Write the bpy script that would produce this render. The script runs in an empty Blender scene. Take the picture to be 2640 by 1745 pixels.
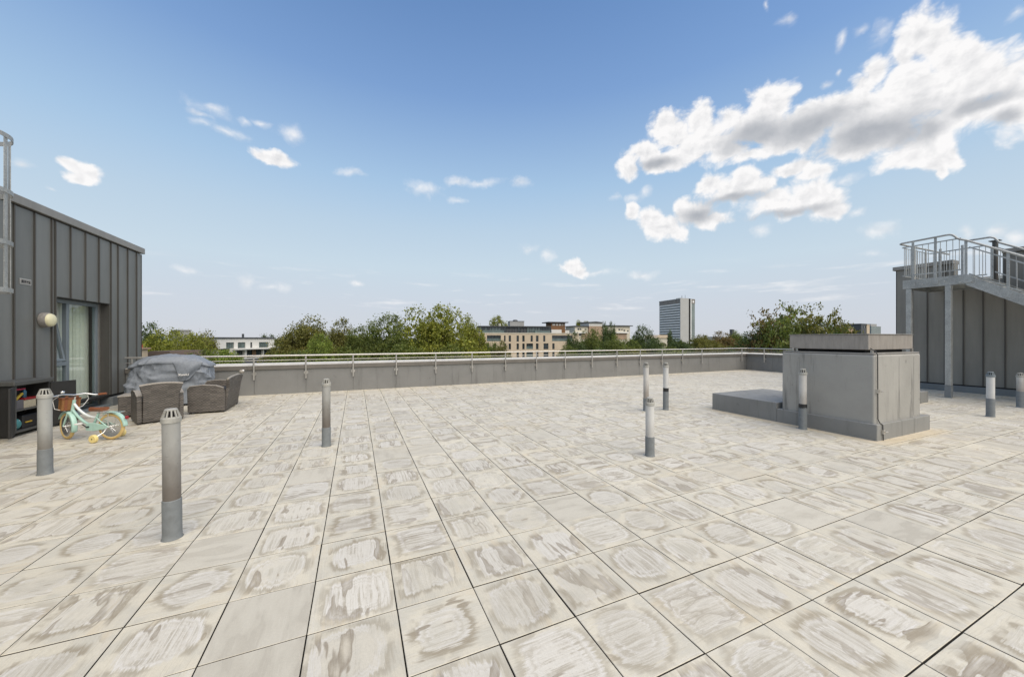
import bpy, bmesh, math, random
import numpy as np
from mathutils import Vector, Matrix, noise as mnoise

# ------------------------------------------------------------------ camera, sky, sun, exposure
SC = bpy.context.scene
CAM_H, FPX, CXP, HYP = 1.53, 923.0, 1320.0, 874.0
YAW = math.atan2(402, 923)
CY, SY = math.cos(YAW), math.sin(YAW)
cam_d = bpy.data.cameras.new('camera')
cam_d.sensor_fit = 'HORIZONTAL'; cam_d.sensor_width = 36.0
cam_d.lens = 36.0 * FPX / 2640.0
cam_d.shift_y = 1.5 / 2640.0
cam_d.clip_start = 0.05; cam_d.clip_end = 12000
cam = bpy.data.objects.new('camera', cam_d); SC.collection.objects.link(cam)
cam.location = (0, 0, CAM_H); cam.rotation_euler = (math.radians(90), 0, -YAW)
SC.camera = cam

SUN_EL = math.radians(54)
SUN_H = Vector((0.30, -0.954)).normalized()          # horizontal direction towards the sun (behind the camera, to the right)
EXPOSURE = 0.70
SKY_STRENGTH = 0.10
SC.view_settings.view_transform = 'Standard'; SC.view_settings.look = 'None'
SC.view_settings.gamma = 1; SC.view_settings.use_curve_mapping = False
SC.view_settings.exposure = EXPOSURE

sun_d = bpy.data.lights.new('sun', 'SUN'); sun_d.energy = 2.6; sun_d.angle = math.radians(75); sun_d.color = (1.0, 0.87, 0.69)
sun = bpy.data.objects.new('sun', sun_d); SC.collection.objects.link(sun)
to_sun = Vector((SUN_H.x * math.cos(SUN_EL), SUN_H.y * math.cos(SUN_EL), math.sin(SUN_EL)))
sun.rotation_euler = to_sun.to_track_quat('Z', 'Y').to_euler()


class NT:
    """small helper that writes node trees as expressions"""
    def __init__(s, tree): s.t = tree
    def node(s, typ, **kw):
        n = s.t.nodes.new(typ)
        for k, v in kw.items(): setattr(n, k, v)
        return n
    def put(s, sock, v):
        if hasattr(v, 'is_linked') or isinstance(v, bpy.types.NodeSocket): s.t.links.new(v, sock)
        elif v is not None:
            if isinstance(v, (tuple, list)) and sock.type == 'RGBA' and len(v) == 3: v = (*v, 1)
            sock.default_value = v
    def m(s, op, a, b=None, c=None, clamp=False):
        n = s.node('ShaderNodeMath', operation=op, use_clamp=clamp)
        for i, v in enumerate((a, b, c)):
            if v is not None: s.put(n.inputs[i], v)
        return n.outputs[0]
    def v(s, op, a, b=None, c=None, scale=None):
        n = s.node('ShaderNodeVectorMath', operation=op)
        for i, q in enumerate((a, b, c)):
            if q is not None: s.put(n.inputs[i], q)
        if scale is not None: s.put(n.inputs['Scale'], scale)
        return n.outputs['Value'] if op in ('LENGTH', 'DOT_PRODUCT', 'DISTANCE') else n.outputs[0]
    def xyz(s, x=0., y=0., z=0.):
        n = s.node('ShaderNodeCombineXYZ')
        for i, q in enumerate((x, y, z)): s.put(n.inputs[i], q)
        return n.outputs[0]
    def sep(s, vec):
        n = s.node('ShaderNodeSeparateXYZ'); s.put(n.inputs[0], vec); return n.outputs
    def noise(s, vec, scale=5., detail=3., rough=.5, lac=2., dims='3D', out=0):
        n = s.node('ShaderNodeTexNoise', noise_dimensions=dims)
        s.put(n.inputs['Vector'], vec); s.put(n.inputs['Scale'], scale); s.put(n.inputs['Detail'], detail)
        s.put(n.inputs['Roughness'], rough); s.put(n.inputs['Lacunarity'], lac)
        return n.outputs[out]
    def smooth(s, x, lo, hi):
        n = s.node('ShaderNodeMapRange', interpolation_type='SMOOTHSTEP')
        s.put(n.inputs[0], x); s.put(n.inputs[1], lo); s.put(n.inputs[2], hi)
        n.inputs[3].default_value = 0; n.inputs[4].default_value = 1
        return n.outputs[0]
    def lin(s, x, lo, hi, a, b):
        n = s.node('ShaderNodeMapRange')
        for i, q in enumerate((x, lo, hi, a, b)): s.put(n.inputs[i], q)
        return n.outputs[0]
    def mix(s, f, a, b, mode='MIX'):
        n = s.node('ShaderNodeMix', data_type='RGBA', blend_type=mode)
        s.put(n.inputs[0], f); s.put(n.inputs[6], a); s.put(n.inputs[7], b)
        return n.outputs[2]
    def white(s, vec):
        n = s.node('ShaderNodeTexWhiteNoise', noise_dimensions='3D'); s.put(n.inputs['Vector'], vec); return n.outputs


world = bpy.data.worlds.new('World'); SC.world = world; world.use_nodes = True
world.cycles.sampling_method = 'NONE'
SC.cycles.max_bounces = 6; SC.cycles.diffuse_bounces = 3; SC.cycles.transparent_max_bounces = 10
wt = world.node_tree; wt.nodes.clear(); W = NT(wt)
HCLR = 1.0 / (SKY_STRENGTH * 2 ** EXPOSURE)           # value that the picture shows as full white
sky = W.node('ShaderNodeTexSky', sky_type='NISHITA', sun_disc=False)
sky.sun_elevation = SUN_EL; sky.sun_rotation = math.atan2(SUN_H.x, SUN_H.y)
sky.air_density = 1.0; sky.dust_density = 0.35; sky.ozone_density = 1.6; sky.altitude = 50
direc = W.node('ShaderNodeTexCoord').outputs['Generated']
dx, dy, dz = W.sep(direc)
xr = W.m('SUBTRACT', W.m('MULTIPLY', dx, CY), W.m('MULTIPLY', dy, SY))
zr = W.m('ADD', W.m('MULTIPLY', dx, SY), W.m('MULTIPLY', dy, CY))
az = W.m('ARCTAN2', xr, zr)
UF = 1.02
u = W.m('SUBTRACT', W.m('PINGPONG', W.m('ADD', az, UF), 2 * UF), UF)
hyp = W.m('MAXIMUM', W.m('SQRT', W.m('ADD', W.m('MULTIPLY', xr, xr), W.m('MULTIPLY', zr, zr))), 0.02)
vv = W.m('DIVIDE', dz, hyp)
uv = W.xyz(u, vv, 0)

def cr(box, pts):                                      # crop coordinates -> photograph pixels
    x0, y0, k = box
    return [(x0 + p[0] * k, y0 + p[1] * k, p[2] * k, p[3] * k) for p in pts]
R_ = (1560, 0, .4553); L_ = (400, 200, .4637); F_ = (0, 300, .306)
cumulus = cr(R_, [(1760,180,100,110),(1850,230,120,140),(1960,330,140,140),(2090,330,85,80),(2100,450,200,150),(2280,470,160,110),(2380,540,170,180),
    (1680,280,70,150),(1700,450,150,110),(1540,400,80,85),(1470,490,80,75),(1800,560,220,140),(2000,600,200,120),(2200,620,150,90),(1500,580,140,80),
    (940,540,105,85),(980,620,80,60),(1150,630,120,50),(1300,640,180,80),(820,720,150,90),(950,760,130,70),(1200,720,150,80),(1450,740,220,100),(1650,760,220,100),
    (1850,760,150,90),(1400,850,220,70),(1700,880,200,60),(1870,890,95,75),(1870,970,28,50),(1940,900,50,50),
    (330,710,80,70),(400,760,90,70),(520,680,80,90),(560,760,80,70),(480,850,110,70),(690,690,90,60),(640,800,90,60),(1080,700,150,80),(1000,830,120,40),(250,860,75,60),(330,920,110,60),(130,930,60,70),(700,870,120,50),(800,900,120,40),(1120,830,38,38),
    (780,1030,75,62),(600,1050,80,50),(900,1055,65,52),(720,1100,150,60),(950,1130,150,70),(1150,1120,150,80),(1250,1150,100,80),(1320,1190,65,42),(1200,980,110,36),(1050,960,110,32),
    (520,1200,110,50),(600,1250,100,35),(430,1180,40,45),(320,1290,115,62),(260,1240,65,55),(400,1320,60,42),(150,1190,32,50)]) + \
    cr(F_, [(600,400,95,55),(700,440,130,70),(620,500,110,40)]) + cr(L_, [(2310,1050,58,42),(2360,1075,60,30),(660,440,110,36)])
wisps = cr(R_, [(1540,1320,95,30),(2065,1320,28,38),(2250,1310,60,28),(2350,1335,45,34),(1490,1430,75,22),(890,1290,40,25),(1380,1020,60,20),(1440,1195,45,18),
    (1040,110,32,26),(1330,240,25,40),(1440,190,35,20),(1550,190,50,60),(940,25,12,22),(2320,60,45,32),(1330,405,15,20),(1260,480,25,16),(220,1080,42,25),(150,1110,38,25),(40,1105,34,20)]) + \
    cr(L_, [(330,180,85,36),(270,215,60,18),(285,262,68,20),(390,305,85,22),(500,248,26,16),(590,255,38,16),(770,315,58,34),(1515,620,78,34),(1690,570,58,19),
    (1820,585,70,18),(2050,595,42,26),(175,1085,54,16),(500,1125,32,36),(640,1162,68,20),(1120,1137,50,12),(2080,950,36,22),(2190,980,42,25),(2480,1085,60,16),(2700,1105,60,20),
    (1090,520,50,16),(1690,680,40,16)]) + cr(F_, [(190,415,80,36),(450,600,55,16)])
greys = cr(R_, [(850,770,210,80),(1150,730,260,90),(1500,760,350,95),(1750,760,190,70),(530,1215,130,45),(720,1135,190,30),(1000,1205,280,24),(2150,600,220,40),(300,930,120,36),(2330,660,110,46)])

big = W.v('SUBTRACT', W.noise(uv, 9., 2., .5, out=1), (.5, .5, .5))
fine = W.v('SUBTRACT', W.noise(uv, 36., 3., .6, out=1), (.5, .5, .5))
uvw = W.v('ADD', W.v('MULTIPLY_ADD', big, (.042, .042, 0), uv), W.v('MULTIPLY', fine, (.012, .012, 0)))
def billow(vec):
    n = W.node('ShaderNodeTexVoronoi', voronoi_dimensions='2D', feature='SMOOTH_F1', normalize=True)
    W.put(n.inputs['Vector'], vec); n.inputs['Scale'].default_value = 15.; n.inputs['Detail'].default_value = 3.; n.inputs['Roughness'].default_value = .55; n.inputs['Lacunarity'].default_value = 2.3
    n.inputs['Smoothness'].default_value = .35
    return n.outputs['Distance']
bl0 = billow(uvw); bl1 = billow(W.v('ADD', uvw, (-.006, .012, 0)))
lump = W.noise(uvw, 15., 5., .6)
def puff_field(pts, k, grow, lo, hi):
    acc = None
    for px, py, rx, ry in pts:
        a = math.atan2(px - CXP, FPX); ca = math.cos(a)
        vc = (HYP - py) / FPX * ca; ru = rx * grow * ca * ca / FPX
        if a + 2 * ru < lo or a - 2 * ru > hi: continue
        sx = 1 / ru; sy = FPX / (ry * grow * ca)
        d = W.v('LENGTH', W.v('MULTIPLY_ADD', uvw, (sx, sy, 0), (-a * sx, -vc * sy, 0)))
        acc = d if acc is None else W.m('SMOOTH_MIN', acc, d, k)
    return 9. if acc is None else acc
base = W.mix(1., sky.outputs[0], (.94, 1.10, 1.20), 'MULTIPLY')
ramp = W.node('ShaderNodeValToRGB'); W.put(ramp.inputs[0], vv)          # whitening of the air towards the horizon
els = ramp.color_ramp.elements
for i_, (p_, c_) in enumerate([(0., (.62, .64, .70)), (.09, (.615, .665, .74)), (.19, (.585, .70, .79)), (.42, (.41, .585, .78)), (.67, (.242, .40, .69)), (1., (.15, .29, .58))]):
    e_ = els[i_] if i_ < 2 else els.new(p_)
    e_.position = p_; e_.color = (*[q * .999 for q in c_], 1)
hcol = W.v('SCALE', ramp.outputs[0], scale=HCLR)
base = W.mix(W.lin(vv, .3, 1.0, .97, .35), base, hcol)
band = W.m('MULTIPLY', W.smooth(vv, .04, .09), W.m('SUBTRACT', 1., W.smooth(vv, .13, .2)))
streak = W.m('MULTIPLY', W.smooth(W.noise(W.v('MULTIPLY', uv, (5., 38., 1)), 1., 4., .6), .53, .72), W.m('MULTIPLY', band, .5))
lum0 = W.m('SUBTRACT', lump, .5)
def clouded(lo, hi):
    d1 = puff_field(cumulus, .5, 1.29, lo, hi); d2 = puff_field(wisps, .15, 1.35, lo, hi); d3 = puff_field(greys, .4, 1.3, lo, hi)
    dens1 = W.m('ADD', W.m('SUBTRACT', 1.0, d1), W.m('ADD', W.m('MULTIPLY', lum0, .75), W.m('MULTIPLY', W.m('SUBTRACT', .36, bl0), 1.5)))
    al1 = W.smooth(dens1, -.02, .50)
    dens2 = W.m('ADD', W.m('SUBTRACT', 1.0, d2), W.m('ADD', W.m('MULTIPLY', lum0, 2.4), W.m('MULTIPLY', W.m('SUBTRACT', .36, bl0), 2.0)))
    al2 = W.m('MULTIPLY', W.smooth(dens2, -.2, 1.9), .88)
    alpha = W.m('MAXIMUM', W.m('MAXIMUM', al1, al2), streak)
    relief = W.m('MULTIPLY', W.m('SUBTRACT', bl1, bl0), 1.25)
    grey = W.m('MULTIPLY', W.smooth(W.m('SUBTRACT', 1.1, d3), -.15, .9), .95)
    core = W.m('MULTIPLY', W.smooth(dens1, .3, 1.3), .16)
    shade = W.m('ADD', W.m('SUBTRACT', W.m('SUBTRACT', .98, W.m('MULTIPLY', grey, .70)), core), W.m('MULTIPLY', relief, W.m('SUBTRACT', 1., W.m('MULTIPLY', grey, .75))), clamp=True)
    ccol = W.mix(shade, (.33 * HCLR, .36 * HCLR, .41 * HCLR), (.97 * HCLR, .96 * HCLR, .96 * HCLR))
    b_ = W.node('ShaderNodeBackground'); W.put(b_.inputs[0], W.mix(alpha, base, ccol)); b_.inputs[1].default_value = SKY_STRENGTH
    return b_
plain = W.node('ShaderNodeBackground'); W.put(plain.inputs[0], base); plain.inputs[1].default_value = SKY_STRENGTH
def either(f, a_, b_):
    n = W.node('ShaderNodeMixShader'); W.put(n.inputs[0], f); wt.links.new(a_.outputs[0], n.inputs[1]); wt.links.new(b_.outputs[0], n.inputs[2]); return n
SPLIT = .21
both = either(W.m('GREATER_THAN', u, SPLIT), clouded(-9, SPLIT), clouded(SPLIT, 9))
inband = W.m('MULTIPLY', W.m('GREATER_THAN', vv, 0.), W.m('LESS_THAN', vv, 1.25))
wo = W.node('ShaderNodeOutputWorld'); wt.links.new(either(inband, plain, both).outputs[0], wo.inputs[0])

# ------------------------------------------------------------------ helpers
COL = SC.collection
RND = random.Random(7)

def at(px, py, Z):
    """a point seen at pixel (px,py) of the photograph, Z metres ahead of the camera"""
    X = (px - CXP) / FPX * Z
    return Vector((X * CY + Z * SY, -X * SY + Z * CY, CAM_H - (py - HYP) / FPX * Z))

class MB:
    def __init__(s): s.v = []; s.f = []
    def add(s, vs, fs, M=None):
        o = len(s.v)
        s.v += [tuple(M @ Vector(p)) if M is not None else tuple(p) for p in vs]
        s.f += [tuple(i + o for i in f) for f in fs]
        return s
    def box(s, x0, x1, y0, y1, z0, z1, M=None):
        return s.add([(x0,y0,z0),(x1,y0,z0),(x1,y1,z0),(x0,y1,z0),(x0,y0,z1),(x1,y0,z1),(x1,y1,z1),(x0,y1,z1)],
                     [(3,2,1,0),(4,5,6,7),(0,1,5,4),(1,2,6,5),(2,3,7,6),(3,0,4,7)], M)
    def bar(s, a, b, w, h=None, up=(0,0,1)):
        a = Vector(a); b = Vector(b); d = b - a; L = d.length; d.normalize()
        upv = Vector(up)
        if abs(d.dot(upv)) > .98: upv = Vector((1, 0, 0))
        x = d.cross(upv).normalized(); y = x.cross(d)
        M = Matrix((x, d, y)).transposed().to_4x4(); M.translation = a
        h = h or w
        return s.box(-w/2, w/2, 0, L, -h/2, h/2, M)
    def tube(s, pts, r, n=8, closed=False, caps=True):
        pts = [Vector(p) for p in pts]; m = len(pts); rr = r if isinstance(r, (list, tuple)) else [r] * m
        ref = None; rings = []
        for i, p in enumerate(pts):
            if closed: t = pts[(i + 1) % m] - pts[i - 1]
            else: t = pts[min(i + 1, m - 1)] - pts[max(i - 1, 0)]
            t.normalize()
            if ref is None: ref = Vector((0, 0, 1)) if abs(t.z) < .9 else Vector((1, 0, 0))
            x = (ref - t * ref.dot(t)).normalized(); y = t.cross(x); ref = x
            rings.append([p + (x * math.cos(2*math.pi*k/n) + y * math.sin(2*math.pi*k/n)) * rr[i] for k in range(n)])
        vs = [q for R in rings for q in R]; fs = []
        for i in range(m if closed else m - 1):
            j = (i + 1) % m
            for k in range(n): fs.append((i*n+k, i*n+(k+1) % n, j*n+(k+1) % n, j*n+k))
        if caps and not closed: fs += [tuple(range(n))[::-1], tuple((m-1)*n+k for k in range(n))]
        return s.add(vs, fs)
    def lathe(s, prof, n=20, M=None, ang=2*math.pi):
        vs = []; fs = []; m = len(prof); full = ang > 6.28
        nn = n if full else n + 1
        for k in range(nn):
            a = ang * k / n
            vs += [(r*math.cos(a), r*math.sin(a), z) for r, z in prof]
        for k in range(n):
            j = (k + 1) % nn
            for i in range(m - 1): fs.append((k*m+i, j*m+i, j*m+i+1, k*m+i+1))
        if full:
            if prof[0][0] > 1e-6: fs.append(tuple(k*m for k in range(n))[::-1])
            if prof[-1][0] > 1e-6: fs.append(tuple(k*m+m-1 for k in range(n)))
        return s.add(vs, fs, M)
    def prism(s, poly, d0, d1, M=None):
        """polygon in the xz plane, extruded along y from d0 to d1"""
        n = len(poly)
        vs = [(x, d0, z) for x, z in poly] + [(x, d1, z) for x, z in poly]
        fs = [tuple(range(n)), tuple(range(2*n-1, n-1, -1))] + [(i, i+n, (i+1) % n + n, (i+1) % n) for i in range(n)]
        return s.add(vs, fs, M)
    def sphere(s, c, r, n=12, m=8, sc=(1,1,1)):
        prof = [(r*math.sin(math.pi*i/m), -r*math.cos(math.pi*i/m)) for i in range(m+1)]
        M = Matrix.Translation(Vector(c)) @ Matrix.Diagonal((*sc, 1))
        return s.lathe([(max(a, 1e-5), b) for a, b in prof], n, M)
    def build(s, name, mat=None, parent=None, bevel=0, smooth=False, seg=1, M=None):
        me = bpy.data.meshes.new(name)
        vs = s.v if M is None else [tuple(M @ Vector(p)) for p in s.v]
        me.from_pydata(vs, [], s.f); me.update()
        bm = bmesh.new(); bm.from_mesh(me)
        bmesh.ops.recalc_face_normals(bm, faces=bm.faces); bm.to_mesh(me); bm.free()
        if smooth:
            me.shade_smooth()
            me.set_sharp_from_angle(angle=math.radians(38))
        return obj(name, me, mat, parent, bevel, seg)

def obj(name, me, mat=None, parent=None, bevel=0, seg=1):
    o = bpy.data.objects.new(name, me); COL.objects.link(o)
    if mat is not None and not me.materials: me.materials.append(mat)
    if parent is not None: o.parent = parent
    if bevel:
        b = o.modifiers.new('bevel', 'BEVEL'); b.width = bevel; b.segments = seg; b.limit_method = 'ANGLE'; b.angle_limit = math.radians(35)
    return o

def tag(o, label=None, cat=None, group=None, kind=None):
    if label: o['label'] = label
    if cat: o['category'] = cat
    if group: o['group'] = group
    if kind: o['kind'] = kind
    return o

def thing(name, loc, label, cat, rz=0, group=None):
    o = bpy.data.objects.new(name, None); COL.objects.link(o); o.empty_display_size = .1
    o.location = loc; o.rotation_euler = (0, 0, rz)
    return tag(o, label, cat, group)

def copy_obj(o, parent):
    c = o.copy(); COL.objects.link(c); c.parent = parent
    return c

# ------------------------------------------------------------------ materials
def mat(name):
    m = bpy.data.materials.new(name); m.use_nodes = True
    t = m.node_tree; N = NT(t)
    return m, N, t.nodes['Principled BSDF']

def simple(name, col, rough=.6, metal=0., var=.12, scale=6., bump=0., bscale=40., spec=None, dirt=None, stretch=(1, 1, 1)):
    m, N, b = mat(name)
    tc = N.node('ShaderNodeTexCoord').outputs['Object']
    vec = N.v('MULTIPLY', tc, stretch) if stretch != (1, 1, 1) else tc
    n1 = N.noise(vec, scale, 5., .6)
    f = N.lin(n1, .25, .75, 1 - var, 1 + var)
    c = N.v('SCALE', col, scale=f)
    if dirt:
        n2 = N.noise(vec, scale * .37, 4., .65)
        c = N.mix(N.m('MULTIPLY', N.smooth(n2, .5, .72), dirt[1]), c, dirt[0])
    N.put(b.inputs['Base Color'], c)
    N.put(b.inputs['Roughness'], N.lin(n1, .2, .8, max(rough - .08, .03), min(rough + .1, 1)))
    b.inputs['Metallic'].default_value = metal
    if spec is not None: b.inputs['Specular IOR Level'].default_value = spec
    if bump:
        bn = N.node('ShaderNodeBump'); bn.inputs['Strength'].default_value = bump; bn.inputs['Distance'].default_value = .01
        N.put(bn.inputs['Height'], N.noise(tc, bscale, 4., .6)); N.put(b.inputs['Normal'], bn.outputs[0])
    return m

PITCH = .449; OX, OY = .214, 1.675
def slab_material():
    m, N, b = mat('paving_concrete')
    P = N.node('ShaderNodeNewGeometry').outputs['Position']
    q0 = N.v('MULTIPLY', N.v('SCALE', N.v('SUBTRACT', P, (OX, OY, 0)), scale=1 / PITCH), (1, 1, 0))
    cell = N.v('FLOOR', q0)
    f = N.v('SUBTRACT', N.v('SUBTRACT', q0, cell), (.5, .5, 0))
    r1, r2, r3 = N.sep(N.white(N.v('ADD', cell, (.5, .5, 3.3)))[1])
    r4, r5, r6 = N.sep(N.white(N.v('ADD', cell, (.5, .5, 9.1)))[1])
    r7, r8, r9 = N.sep(N.white(N.v('ADD', cell, (.5, .5, 15.7)))[1])
    fx, fy, _ = N.sep(f)
    sw = N.m('GREATER_THAN', r1, .42); ns = N.m('SUBTRACT', 1., sw)
    qx = N.m('ADD', N.m('MULTIPLY', fx, ns), N.m('MULTIPLY', fy, sw))
    qy = N.m('ADD', N.m('MULTIPLY', fy, ns), N.m('MULTIPLY', fx, sw))
    q = N.xyz(qx, qy, 0)
    off = N.v('ADD', N.v('MULTIPLY', cell, (13.7, 7.9, 0)), N.xyz(0, 0, N.m('MULTIPLY', r2, 40.)))
    wv = N.v('SUBTRACT', N.noise(N.v('ADD', N.v('SCALE', q, scale=2.2), off), 1., 2., .5, out=1), (.5, .5, .5))
    qw = N.v('MULTIPLY_ADD', wv, (.17, .14, 0), q)                     # for the outline of the worn patch
    qs = N.v('MULTIPLY_ADD', wv, (.04, .07, 0), q)                     # for the brush streaks
    qc = N.v('ADD', qw, N.xyz(N.m('MULTIPLY', N.m('SUBTRACT', r7, .5), .12), N.m('MULTIPLY', N.m('SUBTRACT', r8, .5), .12), 0))
    ax, ay, _ = N.sep(N.v('ABSOLUTE', qc))
    dbox = N.m('MAXIMUM', ax, ay); dell = N.m('MULTIPLY', N.v('LENGTH', qc), .92)
    d = N.m('ADD', N.m('MULTIPLY', dbox, N.m('SUBTRACT', 1., r3)), N.m('MULTIPLY', dell, r3))
    grain2 = N.noise(P, 75., 4., .78); sp_ = N.m('SUBTRACT', grain2, .5)
    st = N.m('ADD', N.noise(N.v('ADD', N.v('MULTIPLY', qs, (.9, 26., 0)), off), 1., 5., .72), N.m('MULTIPLY', sp_, .16))
    st2 = N.noise(N.v('ADD', N.v('MULTIPLY', qs, (2.6, 70., 0)), off), 1., 3., .7)
    L = N.m('ADD', N.m('ADD', .28, N.m('MULTIPLY', r4, .13)), N.m('MULTIPLY', N.m('SUBTRACT', st, .5), .24))
    dl = N.m('SUBTRACT', L, d)                                          # >0 inside the patch
    ins = N.smooth(dl, -.03, .035)
    low = N.noise(N.v('ADD', N.v('MULTIPLY', N.v('MULTIPLY_ADD', wv, (.25, .12, 0), q), (1.3, 4.2, 1)), N.v('ADD', off, (0, 0, 5.))), 1., 2.5, .55)
    low2 = N.noise(N.v('ADD', N.v('SCALE', q, scale=3.2), N.v('ADD', off, (0, 0, 17.))), 1., 3., .55)
    grain = N.noise(P, 330., 2., .7)
    cream = (.57, .53, .425); pale = (.60, .578, .515); taupe = (.37, .335, .265); dark = (.23, .19, .135)
    rim = N.mix(N.smooth(low2, .36, .64), cream, (.50, .475, .395))
    rim = N.mix(N.m('MULTIPLY', N.smooth(low, .56, .72), .6), rim, (.555, .48, .345))
    rim = N.mix(N.m('MULTIPLY', N.smooth(st2, .52, .68), .35), rim, taupe)
    core = N.mix(N.smooth(r5, .25, .9), (.43, .40, .33), (.53, .50, .43))
    core = N.mix(N.m('MULTIPLY', N.smooth(st2, .40, .60), .6), core, pale)
    core = N.mix(N.m('MULTIPLY', N.smooth(st, .46, .60), N.lin(r6, 0, 1, .15, .80)), core, pale)
    core = N.mix(N.m('MULTIPLY', N.smooth(N.m('SUBTRACT', .5, st), .0, .07), N.m('MULTIPLY', N.smooth(low2, .40, .56), .85)), core, taupe)
    core = N.mix(N.m('MULTIPLY', N.m('POWER', r8, 2.), .7), core, rim)
    rimst = N.m('MULTIPLY', N.smooth(st, .50, .62), N.lin(r7, 0, 1, .0, .45))
    rim = N.mix(rimst, rim, pale)
    c = N.mix(ins, rim, core)
    # thin white tide lines that follow the patch edge
    tide = N.m('SUBTRACT', 1., N.m('MULTIPLY', N.m('ABSOLUTE', N.m('SUBTRACT', dl, .03)), 38.), clamp=True)
    tide2 = N.m('SUBTRACT', 1., N.m('MULTIPLY', N.m('ABSOLUTE', N.m('SUBTRACT', dl, N.m('ADD', .08, N.m('MULTIPLY', r9, .08)))), 46.), clamp=True)
    c = N.mix(N.m('MULTIPLY', N.m('MAXIMUM', tide, N.m('MULTIPLY', tide2, .7)), N.m('MULTIPLY', N.smooth(low, .38, .52), .75)), c, (.635, .615, .57))
    conc = N.m('MULTIPLY', N.m('SINE', N.m('MULTIPLY', dl, N.lin(r6, 0, 1, 70., 130.))), N.m('MULTIPLY', N.smooth(dl, -.02, .04), N.m('SUBTRACT', 1., N.smooth(dl, .09, .20))))
    c = N.mix(N.m('MULTIPLY', N.m('MAXIMUM', conc, 0.), N.lin(r9, 0, 1, .1, .5)), c, taupe)
    # smudges: sharp on one side, fading out on the other
    sm = N.m('SUBTRACT', low, N.lin(r3, 0, 1, .50, .64))
    smud = N.m('MULTIPLY', N.smooth(sm, 0., .022), N.m('SUBTRACT', 1., N.smooth(sm, .01, N.lin(r7, 0, 1, .10, .30))))
    smud = N.m('MULTIPLY', smud, N.lin(st2, .3, .7, .55, 1.))
    c = N.mix(N.m('MULTIPLY', smud, N.m('MULTIPLY', N.smooth(d, .49, .36), N.lin(r5, 0, 1, .45, 1.))), c, dark)
    band = N.m('MULTIPLY', N.smooth(dl, -.12, -.03), N.m('SUBTRACT', 1., N.smooth(dl, -.015, .01)))
    c = N.mix(N.m('MULTIPLY', band, N.m('MULTIPLY', N.m('MULTIPLY', N.smooth(low2, .38, .54), N.lin(r4, 0, 1, .9, .4)), 1.)), c, (.30, .258, .185))
    stip = N.m('MULTIPLY', N.smooth(grain2, .56, .66), N.m('MULTIPLY', N.smooth(low2, .46, .6), .35))
    c = N.mix(stip, c, (.34, .31, .25))
    plain = N.m('GREATER_THAN', N.m('FRACT', N.m('MULTIPLY', N.m('ADD', r2, r6), 7.13)), .91)
    pl = N.mix(N.smooth(low, .4, .62), (.505, .475, .395), (.455, .425, .35))
    pl = N.mix(N.m('MULTIPLY', smud, .35), pl, (.36, .33, .27)); pl = N.mix(N.m('MULTIPLY', N.smooth(st2, .5, .7), .22), pl, pale)
    c = N.mix(plain, c, pl)
    c = N.v('SCALE', c, scale=N.m('MULTIPLY', N.lin(grain, .25, .75, .88, 1.10), N.lin(grain2, .25, .75, .94, 1.05)))
    c = N.v('SCALE', c, scale=N.lin(r9, 0, 1, .96, 1.08))
    ox = N.noise(P, .55, 4., .6)
    c = N.mix(N.m('MULTIPLY', N.smooth(ox, .54, .74), .4), c, N.mix(1., c, (.97, .88, .72), 'MULTIPLY'))
    # ochre water stain on the paving round the foot of the vent shaft
    bxd = N.v('SUBTRACT', N.v('ABSOLUTE', N.v('SUBTRACT', P, (8.03, 4.08, 0))), (.88, 1.36, 0)); bx_, by_, _ = N.sep(bxd)
    bd = N.m('ADD', N.m('MAXIMUM', bx_, by_), N.m('MULTIPLY', N.m('SUBTRACT', ox, .5), .22))
    c = N.mix(N.m('MULTIPLY', N.m('SUBTRACT', 1., N.smooth(bd, .10, .24)), .6), c, (.56, .47, .32))
    N.put(b.inputs['Base Color'], c)
    N.put(b.inputs['Roughness'], N.lin(st2, .3, .7, .60, .74)); b.inputs['Specular IOR Level'].default_value = .6
    bn = N.node('ShaderNodeBump'); bn.inputs['Strength'].default_value = .25; bn.inputs['Distance'].default_value = .002
    N.put(bn.inputs['Height'], N.m('ADD', grain, N.m('MULTIPLY', st2, .4))); N.put(b.inputs['Normal'], bn.outputs[0])
    return m

def zinc(name, col, run=.17):
    m, N, b = mat(name)
    P = N.node('ShaderNodeNewGeometry').outputs['Position']
    n1 = N.noise(N.v('MULTIPLY', P, (5., 5., .55)), 1., 5., .6)
    n2 = N.noise(P, 1.1, 3., .5)
    rn = N.node('ShaderNodeObjectInfo').outputs['Random']
    f = N.m('MULTIPLY', N.lin(n1, .25, .75, 1 - run, 1 + run), N.lin(n2, .3, .7, .95, 1.05))
    f = N.m('MULTIPLY', f, N.lin(rn, 0, 1, .93, 1.07))
    c = N.v('SCALE', col, scale=f)
    sc = N.m('MULTIPLY', N.smooth(N.noise(N.v('MULTIPLY', P, (26., 26., 5.)), 1., 3., .7), .72, .80), .5)
    c = N.mix(sc, c, (.34, .35, .35))
    N.put(b.inputs['Base Color'], c); b.inputs['Metallic'].default_value = .25
    N.put(b.inputs['Roughness'], N.lin(n1, .2, .8, .40, .58))
    bn = N.node('ShaderNodeBump'); bn.inputs['Strength'].default_value = .3; bn.inputs['Distance'].default_value = .03
    N.put(bn.inputs['Height'], N.noise(N.v('MULTIPLY', P, (2., 2., .8)), 1., 2., .5)); N.put(b.inputs['Normal'], bn.outputs[0])
    return m

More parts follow.
